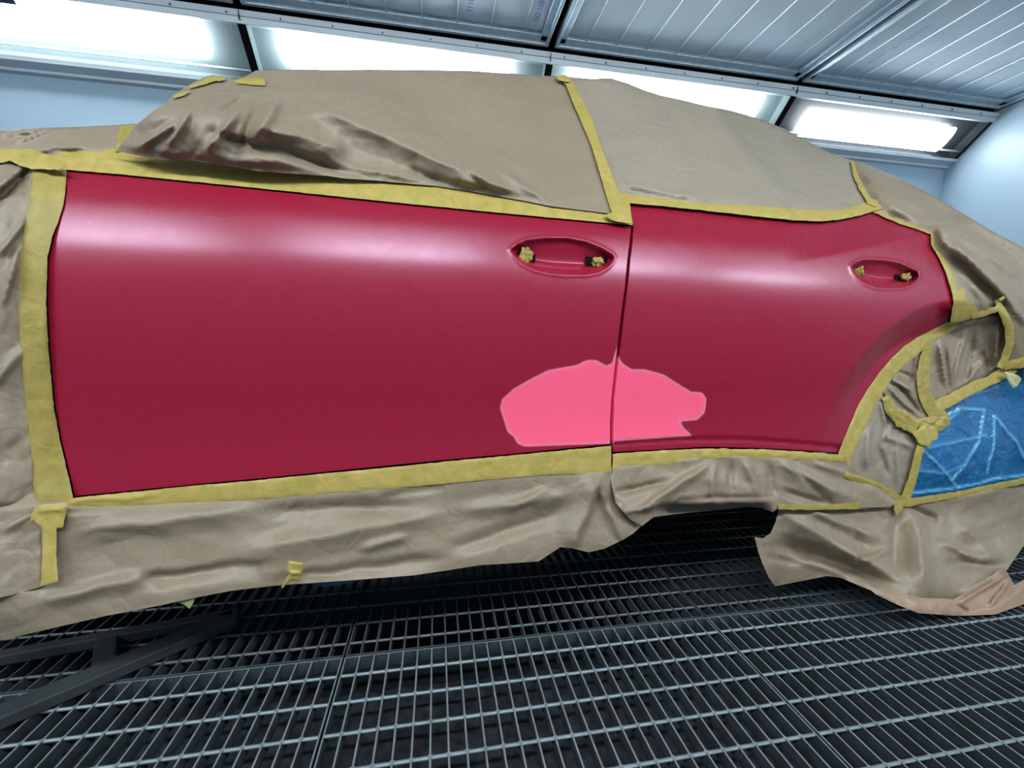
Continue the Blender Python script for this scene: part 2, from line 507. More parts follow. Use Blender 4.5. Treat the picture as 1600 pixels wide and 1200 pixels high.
cf = [(-5.2, -3.2, 'quilted ceiling filter outside the picture on the left', .012, []),
      (-3.2, -1.2, 'ceiling filter at the upper left edge, only its frame corner visible', .012, []),
      (-1.2, 0.8, 'puffy white ceiling filter with blue ISO print above the front door', .013,
       [('ISO 16890', .66, 2.93, .055, M_INK), ('TI 10 IT', .235, 2.93, .055, M_INK)]),
      (0.8, 2.8, 'smooth ceiling filter with straight wires above the rear door', .004, []),
      (2.8, 4.81, 'grey ceiling filter with faint lines of print next to the right end wall', .003,
       [('ISO 16890 M5    ISO 16890 M5', 3.16, 2.98, .04, M_INK2), ('ISO 16890 M5   ISO 16890 M5    ISO 16890', 4.18, 2.90, .04, M_INK2)])]
for a in cf: ceiling_bay(*a)
# black backing of the slots between the frames
mb = MB()
mb.box(X_LEFT, X_RIGHT, Y_NEAR, Y_FAR, 2.93, 2.95)
o = struct(mb, 'ceiling_slot_backing', M_BLACK)
mb = MB().box(X_LEFT, X_RIGHT, Y_FAR - .33, Y_FAR - .31, 2.775, 2.94); struct(mb, 'trim_5', M_BLACK)
mb = MB().box(X_LEFT, X_RIGHT, Y_NEAR + .31, Y_NEAR + .33, 2.775, 2.94); struct(mb, 'trim_6', M_BLACK)

# ------------------------------------------------------------------ floor
mb = MB().box(X_LEFT, X_RIGHT, Y_NEAR, Y_FAR, -.75, -.70); struct(mb, 'floor', M_PIT)
# pit kerb line under the panel seam, carries the gratings
mb = MB().box(X_LEFT, X_RIGHT, .985, 1.015, -.70, -.034); struct(mb, 'floor_rib', M_PIT)
# filter mats lying right under the first row of gratings
XS = [-.222 + .961 * k for k in range(-5, 6)]
XS = [x for x in XS if X_LEFT - .9 < x < X_RIGHT]
ROWS = [None, (0.0, 1.0), (1.0, 2.0), (2.0, 3.0)]

nx, ny = 260, 110
XX, YY = np.meshgrid(np.linspace(X_LEFT + .01, X_RIGHT - .01, nx), np.linspace(Y_NEAR + .01, .98, ny), indexing='ij')
zz = -.085 + .006 * np.sin(XX * 41 + 3 * np.sin(YY * 13)) * np.sin(YY * 37 + 2 * np.sin(XX * 17)) + rng.normal(0, .0025, XX.shape)
vs = np.stack([XX, YY, zz], -1).reshape(-1, 3)
fs = [(i * ny + j, i * ny + j + 1, (i + 1) * ny + j + 1, (i + 1) * ny + j) for i in range(nx - 1) for j in range(ny - 1)]
tag(link('filter_mat', vs, fs, M_MAT, None, True), 'charcoal fibrous filter mat lying under the front row of floor gratings', 'filter mat')

def darken_sides(o):  # up-facing faces keep the bar colour, all others get a darker one
    o.data.materials.append(M_BAR_SIDE)
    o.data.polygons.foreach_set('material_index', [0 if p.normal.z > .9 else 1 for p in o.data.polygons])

def grating(x0, x1, y0, y1, label, M_GRATE=M_GRATE):
    t = empty('floor_grating', ((x0 + x1) / 2, (y0 + y1) / 2, 0), label, 'floor grating', 'galvanised floor gratings')
    g = .0025
    a, b, c, d_ = x0 + g, x1 - g, y0 + g, y1 - g
    n = max(2, int(round((b - a) / .0343)))
    mb = MB()
    for i in range(1, n):
        x = a + (b - a) * i / n
        mb.box(x - .0018, x + .0018, c + .003, d_ - .003, -.030, 0)
    darken_sides(mb.build('bearing_bars', M_GRATE, t))
    mb = MB()
    rows = [d_ - .056 - .0745 * k for k in range(40)]
    rows = [r for r in rows if r > c + .03]
    for r in rows:
        mb.tube((a + .003, r, -.0028), (b - .003, r, -.0028), .0034, 6)
    # weld fillets make the crossings a little wider
    for r in rows:
        for i in range(1, n):
            x = a + (b - a) * i / n
            mb.add([(x - .006, r, .0004), (x, r - .006, .0004), (x + .006, r, .0004), (x, r + .006, .0004)], [(0, 1, 2, 3)])
    mb.build('cross_bars', M_GRATE, t, False)
    mb = MB()
    for (p, q, r, s) in ((a, a + .003, c, d_), (b - .003, b, c, d_), (a + .003, b - .003, c, c + .003), (a + .003, b - .003, d_ - .003, d_)):
        mb.box(p, q, r, s, -.032, .0)
    darken_sides(mb.build('edge_frame', M_GRATE, t))
    return t

vis = {}
for ri in (1, 2, 3):
    y0, y1 = ROWS[ri]
    for ci, x in enumerate(XS):
        x1 = min(x + .961, X_RIGHT); x0 = max(x, X_LEFT)
        if x1 - x0 < .1: continue
        if ri >= 1 and ri <= 2:
            k = round((x - XS[0]) / .961)
            col = ['', '', '', '', '', '', '', '', '', '', ''][k] if False else k
            where = {3: 'far left of the seam, under the dark steel frame', 4: 'bottom left, left of the long panel joint',
                     5: 'bottom middle, between the two slanting joints', 6: 'bottom right, right of the slanting joint',
                     7: 'beside the salmon paper fold at far right'}.get(k, 'beyond the picture edge')
            lab = ('galvanised grating panel over charcoal mat, ' if ri == 1 else 'dark grating panel in the second row under the car, ') + where
            if ri == 2:
                lab = {3: 'shadowed grating panel under the car at far left behind the steel frame',
                       4: 'shadowed grating panel under the car beneath the small tape tab',
                       5: 'shadowed grating panel under the car below the door gap',
                       6: 'shadowed grating panel under the car, in the opening beside the wheel skirt',
                       7: 'grating panel partly covered by the paper skirt of the rear wheel'}.get(k, 'shadowed grating panel under the car beyond the picture edge')
        elif ri == 0:
            lab = 'galvanised grating panel behind the camera position'
        else:
            lab = 'grating panel on the far side of the car'
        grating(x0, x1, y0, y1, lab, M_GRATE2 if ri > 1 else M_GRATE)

# ------------------------------------------------------------------ the car side as a surface
TH = rad(3.0)
AX = np.array([math.cos(TH), math.sin(TH), 0.0])
NI = np.array([-math.sin(TH), math.cos(TH), 0.0])       # into the car
ORI = np.array([0.0, 1.0, 0.0])

WW = np.linspace(-0.1, 2.0, 2101)
def prof(pts):
    w_, t_ = zip(*pts)
    # smooth interpolation of the tilt angle, then integrate
    t = np.interp(WW, w_, t_)
    k = np.exp(-0.5 * (np.arange(-40, 41) / 9.0) ** 2); k /= k.sum()
    t = np.convolve(np.pad(t, 40, 'edge'), k, 'valid')
    dv = np.tan(np.radians(t)) * (WW[1] - WW[0])
    v = np.cumsum(dv)
    return v - np.interp(0.80, WW, v)
P_DOOR = prof([(-.1, 0), (.40, 0), (.44, 9), (.50, 8), (.56, 3), (.64, -2), (.72, -1), (.80, 1.5), (.88, 5), (.925, 10), (.945, 14), (.97, 16.5),
               (.995, 17.5), (1.025, 19.5), (1.04, 26), (1.06, 31), (1.10, 33), (1.2, 35), (1.5, 37), (2.0, 45)])
P_REAR = prof([(-.1, 0), (.40, 0), (.44, 9), (.50, 9), (.56, 4), (.64, -2), (.72, -1), (.80, 2), (.86, 6), (.91, 11), (.95, 15),
               (1.00, 17.5), (1.045, 19), (1.10, 22), (1.2, 37), (1.5, 38), (2.0, 45)])
P_HOOD = prof([(-.1, 0), (.40, 0), (.44, 4), (.56, 2), (.64, 0), (.72, 0), (.80, 1), (.88, 5), (.925, 9), (.95, 14), (.975, 16.5),
               (.995, 17.5), (1.015, 20), (1.03, 26), (1.05, 33), (1.10, 46), (1.2, 50), (2.0, 50)])
def sst(x, a, b):
    t = np.clip((x - a) / (b - a), 0, 1); return t * t * (3 - 2 * t)
WC = (1.66, 0.365); R0, R1 = 0.475, 0.54
def SURF(u, w_):
    r = sst(u, .75, 1.35); h = 1 - sst(u, -1.3, -.78)
    v = np.interp(w_, WW, P_DOOR) * (1 - r) * (1 - h) + np.interp(w_, WW, P_REAR) * r + np.interp(w_, WW, P_HOOD) * h
    v = v + 0.016 * (np.clip(u, -2, 3) - .45) ** 2
    d = np.hypot(u - WC[0], w_ - WC[1])
    dr = np.clip(R1 - d, 0, .10)
    fade = sst(w_, .45, .80)
    v = v + 0.5 * dr * (.25 + .75 * fade)
    # crease that rises towards the rear edge of the rear door
    q = w_ - (1.028 + .235 * (u - 1.15))
    v = v + .7 * np.sqrt(np.clip(q, 0, .5) ** 2 + 1e-6) * sst(u, .98, 1.28) * (1 - .6 * sst(q, .03, .12))
    return v

def rays(px):
    px = np.asarray(px, float)
    return _f[None] + _r[None] * ((px[:, 0:1] - 800) / FPX) - _u[None] * ((px[:, 1:2] - 600) / FPX)

def hit(px, off):
    """points on the car side surface (raised outward by off) seen at the given image directions"""
    d = rays(px); off = np.broadcast_to(np.asarray(off, float), (len(d),)).copy()
    dn = d @ NI; c0 = (ORI - CAM) @ NI
    v = np.zeros(len(d))
    for it in range(120):
        t = (c0 + v) / dn
        P = CAM[None] + t[:, None] * d
        u = (P - ORI) @ AX; w_ = P[:, 2]
        nv = SURF(u, w_) - off
        if it > 20 and np.abs(nv - v).max() < 1e-7: break
        v = v + 0.7 * (nv - v)
    P = CAM[None] + ((c0 + v) / dn)[:, None] * d
    return P

def clamp_floor(P, px, z):
    d = rays(px)
    low = P[:, 2] < z
    if low.any():
        t = (z - CAM[2]) / d[low, 2]
        P = P.copy(); P[low] = CAM[None] + t[:, None] * d[low]
    return P

# ------------------------------------------------------------------ noise in numpy
def vnoise(x, y, seed=0):
    xi = np.floor(x).astype(np.int64); yi = np.floor(y).astype(np.int64)
    fx = x - xi; fy = y - yi
    fx = fx * fx * (3 - 2 * fx); fy = fy * fy * (3 - 2 * fy)
    def h(a, b):
        n = (a * 374761393 + b * 668265263 + seed * 1442695041) & 0xffffffff
        n = ((n ^ (n >> 13)) * 1274126177) & 0xffffffff
        return ((n ^ (n >> 16)) & 0xffff) / 65535.0
    return (h(xi, yi) * (1 - fx) + h(xi + 1, yi) * fx) * (1 - fy) + (h(xi, yi + 1) * (1 - fx) + h(xi + 1, yi + 1) * fx) * fy

def fbm(x, y, seed=0, o=4):
    s = 0; a = .5
    for k in range(o):
        s = s + a * vnoise(x * 2 ** k, y * 2 ** k, seed + 17 * k); a *= .5
    return s

def crumple(x, y, seed=0, scale=60.0, n=7, ang=None, spread=math.pi):
    """piecewise flat facets like crumpled paper, about 0..1; x, y in picture pixels"""
    r = np.random.default_rng(seed)
    wx = x + 26 * (fbm(x / 90, y / 90, seed) - .5) * 2; wy = y + 26 * (fbm(x / 90, y / 90, seed + 5) - .5) * 2
    s = np.zeros_like(x)
    tot = 0
    for k in range(n):
        th = (r.random() * math.pi) if ang is None else ang + (r.random() - .5) * spread
        per = scale * (0.6 + 1.4 * r.random())
        ph = r.random()
        t = (wx * math.cos(th) + wy * math.sin(th)) / per + ph
        tri = np.abs((t % 1.0) - .5) * 2
        m_ = np.clip(vnoise(x / (per * 1.6), y / (per * 1.6), seed * 3 + k) * 1.8 - .5, 0, 1)
        s = s + tri * m_ * per; tot += per
    return s / tot * 2

def folds(x, y, L):
    d = np.zeros_like(x)
    for (x0, y0, x1, y1, A, w1, w2) in L:
        L_ = math.hypot(x1 - x0, y1 - y0); tx, ty = (x1 - x0) / L_, (y1 - y0) / L_
        s = (x - x0) * tx + (y - y0) * ty
        q = (x - x0) * (-ty) + (y - y0) * tx          # + is to the right of the direction (downwards for rightward folds)
        q = q + 5 * (vnoise(x / 40, y / 40, int(x0)) - .5)
        ww_ = np.where(q > 0, w2, w1)
        env = sst(s, -0.12 * L_, .25 * L_) * (1 - sst(s, .75 * L_, 1.12 * L_))
        d = d + A * env * np.clip(1 - np.abs(q) / ww_, 0, 1) ** 1.3
    return d

def seg_dist(x, y, poly, closed=True, skip=None):
    d = np.full(x.shape, 1e9)
    n = len(poly)
    for i in range(n if closed else n - 1):
        a = poly[i]; b = poly[(i + 1) % n]
        if skip is not None and skip(a, b): continue
        ax_, ay_ = a; bx, by = b
        L2 = (bx - ax_) ** 2 + (by - ay_) ** 2 + 1e-9
        t = np.clip(((x - ax_) * (bx - ax_) + (y - ay_) * (by - ay_)) / L2, 0, 1)
        d = np.minimum(d, np.hypot(x - ax_ - t * (bx - ax_), y - ay_ - t * (by - ay_)))
    return d

def inside(x, y, poly):
    c = np.zeros(x.shape, bool); n = len(poly); j = n - 1
    for i in range(n):
        xi, yi = poly[i]; xj, yj = poly[j]
        if yi != yj:
            c ^= ((yi > y) != (yj > y)) & (x < (xj - xi) * (y - yi) / (yj - yi) + xi)
        j = i
    return c

def sdist(x, y, poly):
    return seg_dist(x, y, poly) * np.where(inside(x, y, poly), 1, -1)

def resample(poly, step, jag=0.0, seed=0, rounds=0):
    P = [np.array(p, float) for p in poly]
    for _ in range(rounds):                       # corner-cutting for smooth lines
        Q = []
        for i in range(len(P)):
            a, b = P[i], P[(i + 1) % len(P)]
            Q += [a * .75 + b * .25, a * .25 + b * .75]
        P = Q
    out = []
    for i in range(len(P)):
        a, b = P[i], P[(i + 1) % len(P)]
        k = max(1, int(round(np.linalg.norm(b - a) / step)))
        for j in range(k): out.append(a + (b - a) * j / k)
    out = np.array(out)
    if jag:
        out = out + (np.stack([vnoise(out[:, 0] / 7, out[:, 1] / 7, seed), vnoise(out[:, 0] / 7, out[:, 1] / 7, seed + 9)], -1) - .5) * 2 * jag
    return out

def sheet(name, outline, m, off=0.004, step=5.0, disp=None, pin=28.0, free=None, wrap=None, wraplen=.5, wrapdrop=0.0,
          rim=0.0, jag=0.0, parent=None, extra=None, zmin=None, attr=None, attr_px=None, seed=0, smooth_out=0, depthfun=None):
    """one sheet that follows the car side: outline and folds are given in picture pixels, the mesh lies on the 3D surface.
    disp(x, y) is the outward relief in metres, faded to nothing near the pinned edges"""
    O = resample(outline, step * .8, jag, seed, smooth_out)
    x0, y0 = O.min(0); x1, y1 = O.max(0)
    gx, gy = np.meshgrid(np.arange(x0, x1, step), np.arange(y0, y1, step * .866))
    gx = gx + (np.arange(gx.shape[0])[:, None] % 2) * step / 2
    gx = gx.ravel(); gy = gy.ravel()
    op = [tuple(p) for p in O]
    keep = inside(gx, gy, op); gx, gy = gx[keep], gy[keep]
    keep = seg_dist(gx, gy, op) > step * .45; gx, gy = gx[keep], gy[keep]
    pts = [np.stack([gx, gy], -1)]
    if extra is not None:
        ep, est = extra
        bx0, by0 = np.array(ep).min(0) - 8; bx1, by1 = np.array(ep).max(0) + 8
        ex, ey = np.meshgrid(np.arange(bx0, bx1, est), np.arange(by0, by1, est)); ex, ey = ex.ravel(), ey.ravel()
        k = inside(ex, ey, op); ex, ey = ex[k], ey[k]
        k = seg_dist(ex, ey, op) > step * .4; ex, ey = ex[k], ey[k]
        g = pts[0]; k = ~((g[:, 0] > bx0 - est) & (g[:, 0] < bx1 + est) & (g[:, 1] > by0 - est) & (g[:, 1] < by1 + est))
        pts = [g[k], np.stack([ex, ey], -1)]
    allp = np.concatenate([O] + pts)
    nO = len(O)
    edges = [(i, (i + 1) % nO) for i in range(nO)]
    r = delaunay_2d_cdt([Vector(p) for p in allp], edges, [], 1, 1e-4)
    V = np.array([tuple(p) for p in r[0]]); F = [tuple(f) for f in r[2]]
    x, y = V[:, 0], V[:, 1]
    o_ = np.full(len(V), 0.0)
    if disp is not None:
        o_ = disp(x, y)
        if pin:
            sk = (lambda a, b: free((a[0] + b[0]) / 2, (a[1] + b[1]) / 2)) if free else None
            dd = seg_dist(x, y, outline, True, sk)
            o_ = o_ * sst(dd, 0, pin)
            if name == 'masking_paper':
                o_ = o_ + .0042 * crumple(x, y, 77, 20, 6) * np.exp(-dd / 26) * sst(dd, 0, 5)
    base = off(x, y) if callable(off) else off
    P = hit(V, base + o_)
    if zmin is not None: P = clamp_floor(P, V, zmin)
    # boundary extrusion: rim (all round) and wrap (over a silhouette)
    verts = [tuple(p) for p in P]; faces = list(F); px = [tuple(p) for p in V]
    cnt = {}
    for f in F:
        for i in range(3 if len(f) == 3 else len(f)):
            a, b = f[i], f[(i + 1) % len(f)]
            cnt[(a, b)] = 1
    bd = [(a, b) for (a, b) in cnt if (b, a) not in cnt]
    def extrude(sel, steps, sharp=False):
        idx = {}
        for a, b in sel:
            for q in (a, b):
                if q not in idx:
                    idx[q] = []
                    if sharp:
                        idx[q].append(len(verts)); verts.append(verts[q]); px.append(px[q])
                    for (din, dz) in steps:
                        p = np.array(verts[q]) + NI * din + np.array([0, 0, dz])
                        idx[q].append(len(verts)); verts.append(tuple(p)); px.append(px[q])
        for a, b in sel:
            pa, pb = a, b
            if sharp: pa, pb = idx[a][0], idx[b][0]
            for k in range(1 if sharp else 0, len(idx[a])):
                na, nb = idx[a][k], idx[b][k]
                faces.append((pb, pa, na, nb)); pa, pb = na, nb
    if rim: extrude(bd, [(rim * .1, 0), (rim, 0)], True)
    if wrap is not None:
        sel = [(a, b) for a, b in bd if wrap((px[a][0] + px[b][0]) / 2, (px[a][1] + px[b][1]) / 2)]
        extrude(sel, [(wraplen * .04, -.001), (wraplen * .15, .0), (wraplen * .5, -wrapdrop * .3), (wraplen, -wrapdrop)])
    ob = link(name, verts, faces, m, parent, True)
    if attr is not None:
        A = ob.data.attributes.new('patch', 'FLOAT', 'POINT')
        q = np.array(px)
        A.data.foreach_set('value', attr(q[:, 0], q[:, 1]).astype(np.float32))
    # faces must look at the camera side
    me = ob.data
    s = sum(((Vector(p.normal)).dot(Vector(NI)) > 0) for p in list(me.polygons)[:200])
    if s > 100: me.flip_normals()
    return ob

# ------------------------------------------------------------------ the car
car = empty('car', tuple(ORI + AX * .6 + NI * .9), 'red car wrapped in brown masking paper with bare satin red doors', 'car')

# inner shell behind the doors and papers: a closed solid so nothing shows through
us = np.linspace(-1.6, 2.3, 94); ws = np.concatenate([np.linspace(.34, 1.24, 30)])
UU, W_ = np.meshgrid(us, ws, indexing='ij')
dd = np.hypot(UU - WC[0], W_ - WC[1])
_top = 1.10 - .35 * sst(UU, 1.6, 2.3) + .05 * sst(UU, -.85, -.72) * (1 - sst(UU, 1.3, 1.5)) + .08 * sst(UU, -.2, .3) * (1 - sst(UU, 1.25, 1.5))
W_ = .34 + (W_ - .34) * (_top - .34) / .90
vv = SURF(UU, W_) + .060 + .25 * (dd < R0 - .02)
Pn = ORI + AX * UU[..., None] + NI * vv[..., None]; Pn[..., 2] = W_
nu, nw = UU.shape
vs = Pn.reshape(-1, 3).tolist(); fs = [(i * nw + j, i * nw + j + 1, (i + 1) * nw + j + 1, (i + 1) * nw + j) for i in range(nu - 1) for j in range(nw - 1)]
k0 = len(vs)
for i in range(nu):
    for (w_, dv) in ((.34, 1.75), (1.24, 1.5)):
        p = ORI + AX * us[i] + NI * dv; vs.append([p[0], p[1], w_ if w_ < .5 else W_[i, -1]])
for i in range(nu - 1):
    a, b = k0 + 2 * i, k0 + 2 * (i + 1)
    fs += [(i * nw, (i + 1) * nw, b, a), (i * nw + nw - 1, (i + 1) * nw + nw - 1, b + 1, a + 1), (a, a + 1, b + 1, b)]
for i in (0, nu - 1):
    fs.append(tuple(range(i * nw, i * nw + nw)) + (k0 + 2 * i + 1, k0 + 2 * i))
link('body_shell', vs, fs, M_DARK, car)

def cup(poly, depth, s, ridge):
    """handle recess: shelves inward from the upper edge down to the ridge line, then closes with a short lower lip"""
    pa_ = np.array(poly)
    l = int(pa_[:, 0].argmin()); r_ = int(pa_[:, 0].argmax())
    top = pa_[l:r_ + 1]; bot = np.concatenate([pa_[r_:], pa_[:l + 1]])[::-1]
    def f(x, y):
        d = sdist(x, y, poly)
        yt = np.interp(x, top[:, 0], top[:, 1]); yb = np.interp(x, bot[:, 0], bot[:, 1])
        t = (y - yt) / np.maximum(yb - yt, 1)
        e = 1 - np.exp(-(np.clip(d, 0, None) / s) ** 1.6)
        core = .35 + .65 * sst(t, 0, ridge)
        close = 1 - .62 * sst(t, ridge - .02, ridge + .17)
        lip = .0012 * np.exp(-((d + 1.0) / 2.5) ** 2)
        return -depth * e * core * close + lip
    return f

FD = [(104, 267), (200, 276), (400, 296), (600, 317), (800, 337), (900, 346), (986, 354), (984, 375), (980, 407), (976, 450), (971, 487), (966, 530), (961, 570), (955, 623),
      (953, 660), (953, 694), (880, 701), (800, 709), (700, 718), (600, 728), (500, 738), (400, 748), (300, 757), (200, 767), (117, 775), (108, 735), (97, 690), (87, 635), (79, 550),
      (75, 475), (76, 415), (78, 400), (86, 366), (94, 343), (101, 319), (104, 300)]
CUP1 = [(797, 390), (806, 382), (822, 375), (850, 371.5), (885, 371.5), (915, 377), (940, 387), (957, 397), (960, 402), (958, 409), (950, 418), (936, 426), (918, 429.5), (885, 430),
        (858, 427.5), (835, 422), (815, 412), (803, 400)]
CUP2 = [(1329, 416), (1336, 410), (1346, 406), (1362, 405.5), (1385, 407), (1405, 411), (1423, 419), (1434, 424), (1436, 430), (1434, 437), (1424, 446), (1410, 450), (1390, 450.5),
        (1368, 449), (1350, 443), (1340, 435), (1333, 426)]
PATCH = [(955, 702), (955, 693), (820, 698), (808, 693), (803, 683), (793, 675), (785, 650), (781, 637), (785, 623), (803, 607), (820, 597), (837, 588), (857, 578), (880, 574), (903, 570), (911, 565), (920, 562),
         (933, 563), (947, 571), (956, 568), (962, 548), (964, 540), (968, 560), (973, 568), (987, 577), (1007, 577), (1037, 585), (1060, 600), (1080, 612), (1097, 613), (1104, 623), (1101, 645), (1090, 656),
         (1063, 659), (1068, 668), (1082, 681), (1040, 684), (960, 690)]
c1 = cup(CUP1, .034, 5.0, .70)
def dents1(x, y):
    d = c1(x, y)
    # finger ledge: a soft ridge along the lower third of the cup
    return d
front_door = sheet('front_door', FD, M_PAINT, off=0.0, step=4.0, disp=dents1, pin=0, rim=.022, parent=car, extra=(CUP1, 1.5),
                   attr=lambda x, y: sdist(x, y, PATCH))

RD = [(977, 319), (1040, 325), (1098, 331), (1180, 340), (1240, 346), (1285, 348), (1319, 344), (1345, 338), (1364, 332), (1384, 341), (1406, 350), (1442, 362), (1454, 366), (1454, 382), (1465, 400), (1476, 422),
      (1485, 449), (1490, 470), (1481, 503), (1456, 515), (1431, 528), (1412, 541), (1394, 558), (1375, 581), (1356, 607), (1341, 633), (1328, 663), (1317, 690), (1310, 707), (1260, 704),
      (1192, 700), (1102, 698), (1035, 702), (958, 706), (958, 690), (960, 623), (966, 570), (971, 530), (976, 487), (982, 440), (985, 407), (989, 375), (990, 354), (984, 334)]
c2 = cup(CUP2, .030, 4.5, .68)
GR = [(956, 690), (1000, 687), (1050, 684), (1100, 682), (1150, 682), (1200, 685), (1250, 689), (1316, 696)]
gx_, gy_ = np.array(GR, float).T
def dents2(x, y):
    d = c2(x, y)
    q = y - np.interp(x, gx_, gy_)
    d = d - .007 * sst(q, 0, 3.0) + .003 * sst(q, 3.5, 9) 
    return d
rear_door = sheet('rear_door', RD, M_PAINT, off=0.0, step=4.0, disp=dents2, pin=0, rim=.022, parent=car, extra=(CUP2, 1.5),
                  attr=lambda x, y: sdist(x, y, PATCH))

# square lock holes in the handle cups: their shade painted as black patches
def opening(poly, door, depth):
    return sheet('lock_opening', poly, M_BLACK, off=-depth + .003, step=3.0, parent=door)
opening([(807, 393), (826, 390), (837, 398), (836, 410), (822, 414), (809, 405)], front_door, .026)
opening([(914.5, 399), (930, 398.5), (945, 401), (950, 406), (944, 415), (928, 418), (915, 416)], front_door, .030)
opening([(1334, 417), (1341, 415), (1348, 428), (1347, 438), (1340, 432)], rear_door, .020)
opening([(1397.5, 426), (1415, 425), (1428, 428), (1431, 434), (1424, 441), (1400, 441)], rear_door, .028)

def wad(cx, cy, rx, ry, off, seed, label):
    c = hit(np.array([[cx, cy]]), off)[0]
    dist = float((c - CAM) @ _f)
    bm = bmesh.new(); bmesh.ops.create_icosphere(bm, subdivisions=4, radius=1)
    r = np.random.default_rng(seed)
    dirs = r.normal(size=(14, 3)); dirs /= np.linalg.norm(dirs, axis=1)[:, None]; cut = .62 + .3 * r.random(14)
    for v in bm.verts:
        p = np.array(v.co)
        s = 1.0
        for d_, c_ in zip(dirs, cut):
            q = p @ d_
            if q > c_: s = min(s, c_ / q)
        s *= 1 + .22 * (abs(math.sin(5 * p[0] + seed) + math.sin(6 * p[1] + 2 * p[2]) * math.cos(5 * p[2] - seed)) - .6)
        p = p * s
        sx, sz, sy = rx / FPX * dist, ry / FPX * dist, .011
        P_ = c + AX * p[0] * sx + np.array([0, 0, 1]) * p[2] * sz + NI * p[1] * sy
        v.co = P_
    me = bpy.data.meshes.new('tape_wad'); bm.to_mesh(me); bm.free()
    me.materials.append(M_TAPE2)
    o = bpy.data.objects.new('tape_wad', me); COL.objects.link(o)
    return tag(o, label, 'tape wad', 'crumpled tape wads in the handle cups')
wad(822, 400, 12, 12, -.012, 1, 'crumpled yellow tape wad at the left end of the front door handle cup')
wad(934, 409, 9.5, 8, -.018, 2, 'crumpled yellow tape wad in the square hole at the right of the front handle cup')
wad(1342, 425, 6.5, 10, -.010, 3, 'thin tape wad at the left end of the rear door handle cup')
wad(1415, 433, 11, 6.5, -.017, 4, 'flat tape wad in the hole at the right of the rear handle cup')

# ------------------------------------------------------------------ masking papers
def P(name, outline, label, mi=0, **kw):
    o = sheet('masking_paper', outline, M_PAPER[mi] if isinstance(mi, int) else mi, **kw)
    return tag(o, label, 'masking paper', kw.get('grp'))

def cr(seed, amp, scale=60, ang=None, spread=math.pi, L=()):
    def f(x, y):
        return amp * crumple(x, y, seed, scale, 7, ang, spread) + folds(x, y, L)
    return f

# window paper with the mirror underneath
def mirror_bump(x, y):
    sx = sst(x, 150, 262) * .55 + .45
    sx = sx * (1 - .93 * sst(x, 350, 640)) * (1 - sst(x, 600, 700))
    ybot = np.interp(x, [182, 250, 300, 400, 520, 640, 775, 955], [238, 250, 254, 266, 280, 292, 308, 332])
    ybot = ybot + 2
    sy = (.12 + .88 * sst(y, 112, 185)) * (.26 + .74 * sst(ybot - y, -12, 88))
    return .115 * sx * sy
WIN = [(182, 236), (192, 222), (213, 195), (240, 173), (260, 160), (273, 147), (300, 130), (318, 121), (333, 117), (350, 120), (367, 126), (385, 118), (400, 110), (475, 109), (580, 108.5), (660, 109),
       (737, 110.5), (842, 118), (884, 120), (903, 150), (918, 187), (934, 230), (950, 280), (962, 320), (956, 334), (906, 328), (860, 322), (820, 314), (775, 306), (730, 298), (685, 291), (640, 287),
       (587, 282), (540, 279), (512, 275), (470, 272), (437, 270), (400, 267), (350, 258), (300, 251), (250, 249), (215, 243)]
WF = [(462, 152, 810, 306, .052, 90, 36), (405, 200, 540, 232, .024, 34, 26), (560, 262, 700, 292, .012, 8, 10), (430, 232, 590, 290, -.018, 12, 16),
      (385, 150, 345, 172, -.022, 8, 9), (372, 172, 322, 238, .020, 14, 10), (440, 150, 400, 215, .022, 14, 22), (408, 160, 372, 232, -.016, 12, 12),
      (300, 170, 262, 225, .014, 12, 10), (275, 190, 215, 232, .012, 9, 9), (330, 205, 440, 240, -.014, 10, 14),
      (720, 262, 780, 312, -.014, 8, 14), (780, 265, 860, 320, .012, 8, 10), (640, 262, 700, 290, -.012, 8, 12), (860, 130, 930, 240, .004, 16, 12)]
def dwin(x, y):
    q = 1 - .8 * sst(x, 560, 760) * (1 - sst(y - (108 + (x - 450) * .5), 0, 60))
    return (.012 + .012 * sst(y, 190, 260) * (1 - sst(x, 480, 600))) * crumple(x, y, 3, 46, 8) * q + folds(x, y, WF) * (1 - .25 * sst(x, 150, 250) * 0)
P('p', WIN, 'large brown paper over the mirror bulge and front window, creased at the left', 0, off=lambda x, y: .012 + mirror_bump(x, y), step=4.0,
  disp=dwin, pin=16, free=lambda x, y: y < 128 or (x < 340 and y < 238), wrap=lambda x, y: y < 128 and x > 368 and x < 900, wraplen=1.0, wrapdrop=.03)
# far edge of the mirror bundle
WL = [(182, 236), (192, 222), (213, 195), (240, 173), (260, 160), (273, 147), (300, 130), (318, 121), (333, 117), (350, 120), (367, 126)]
bpy.context.view_layer.update()

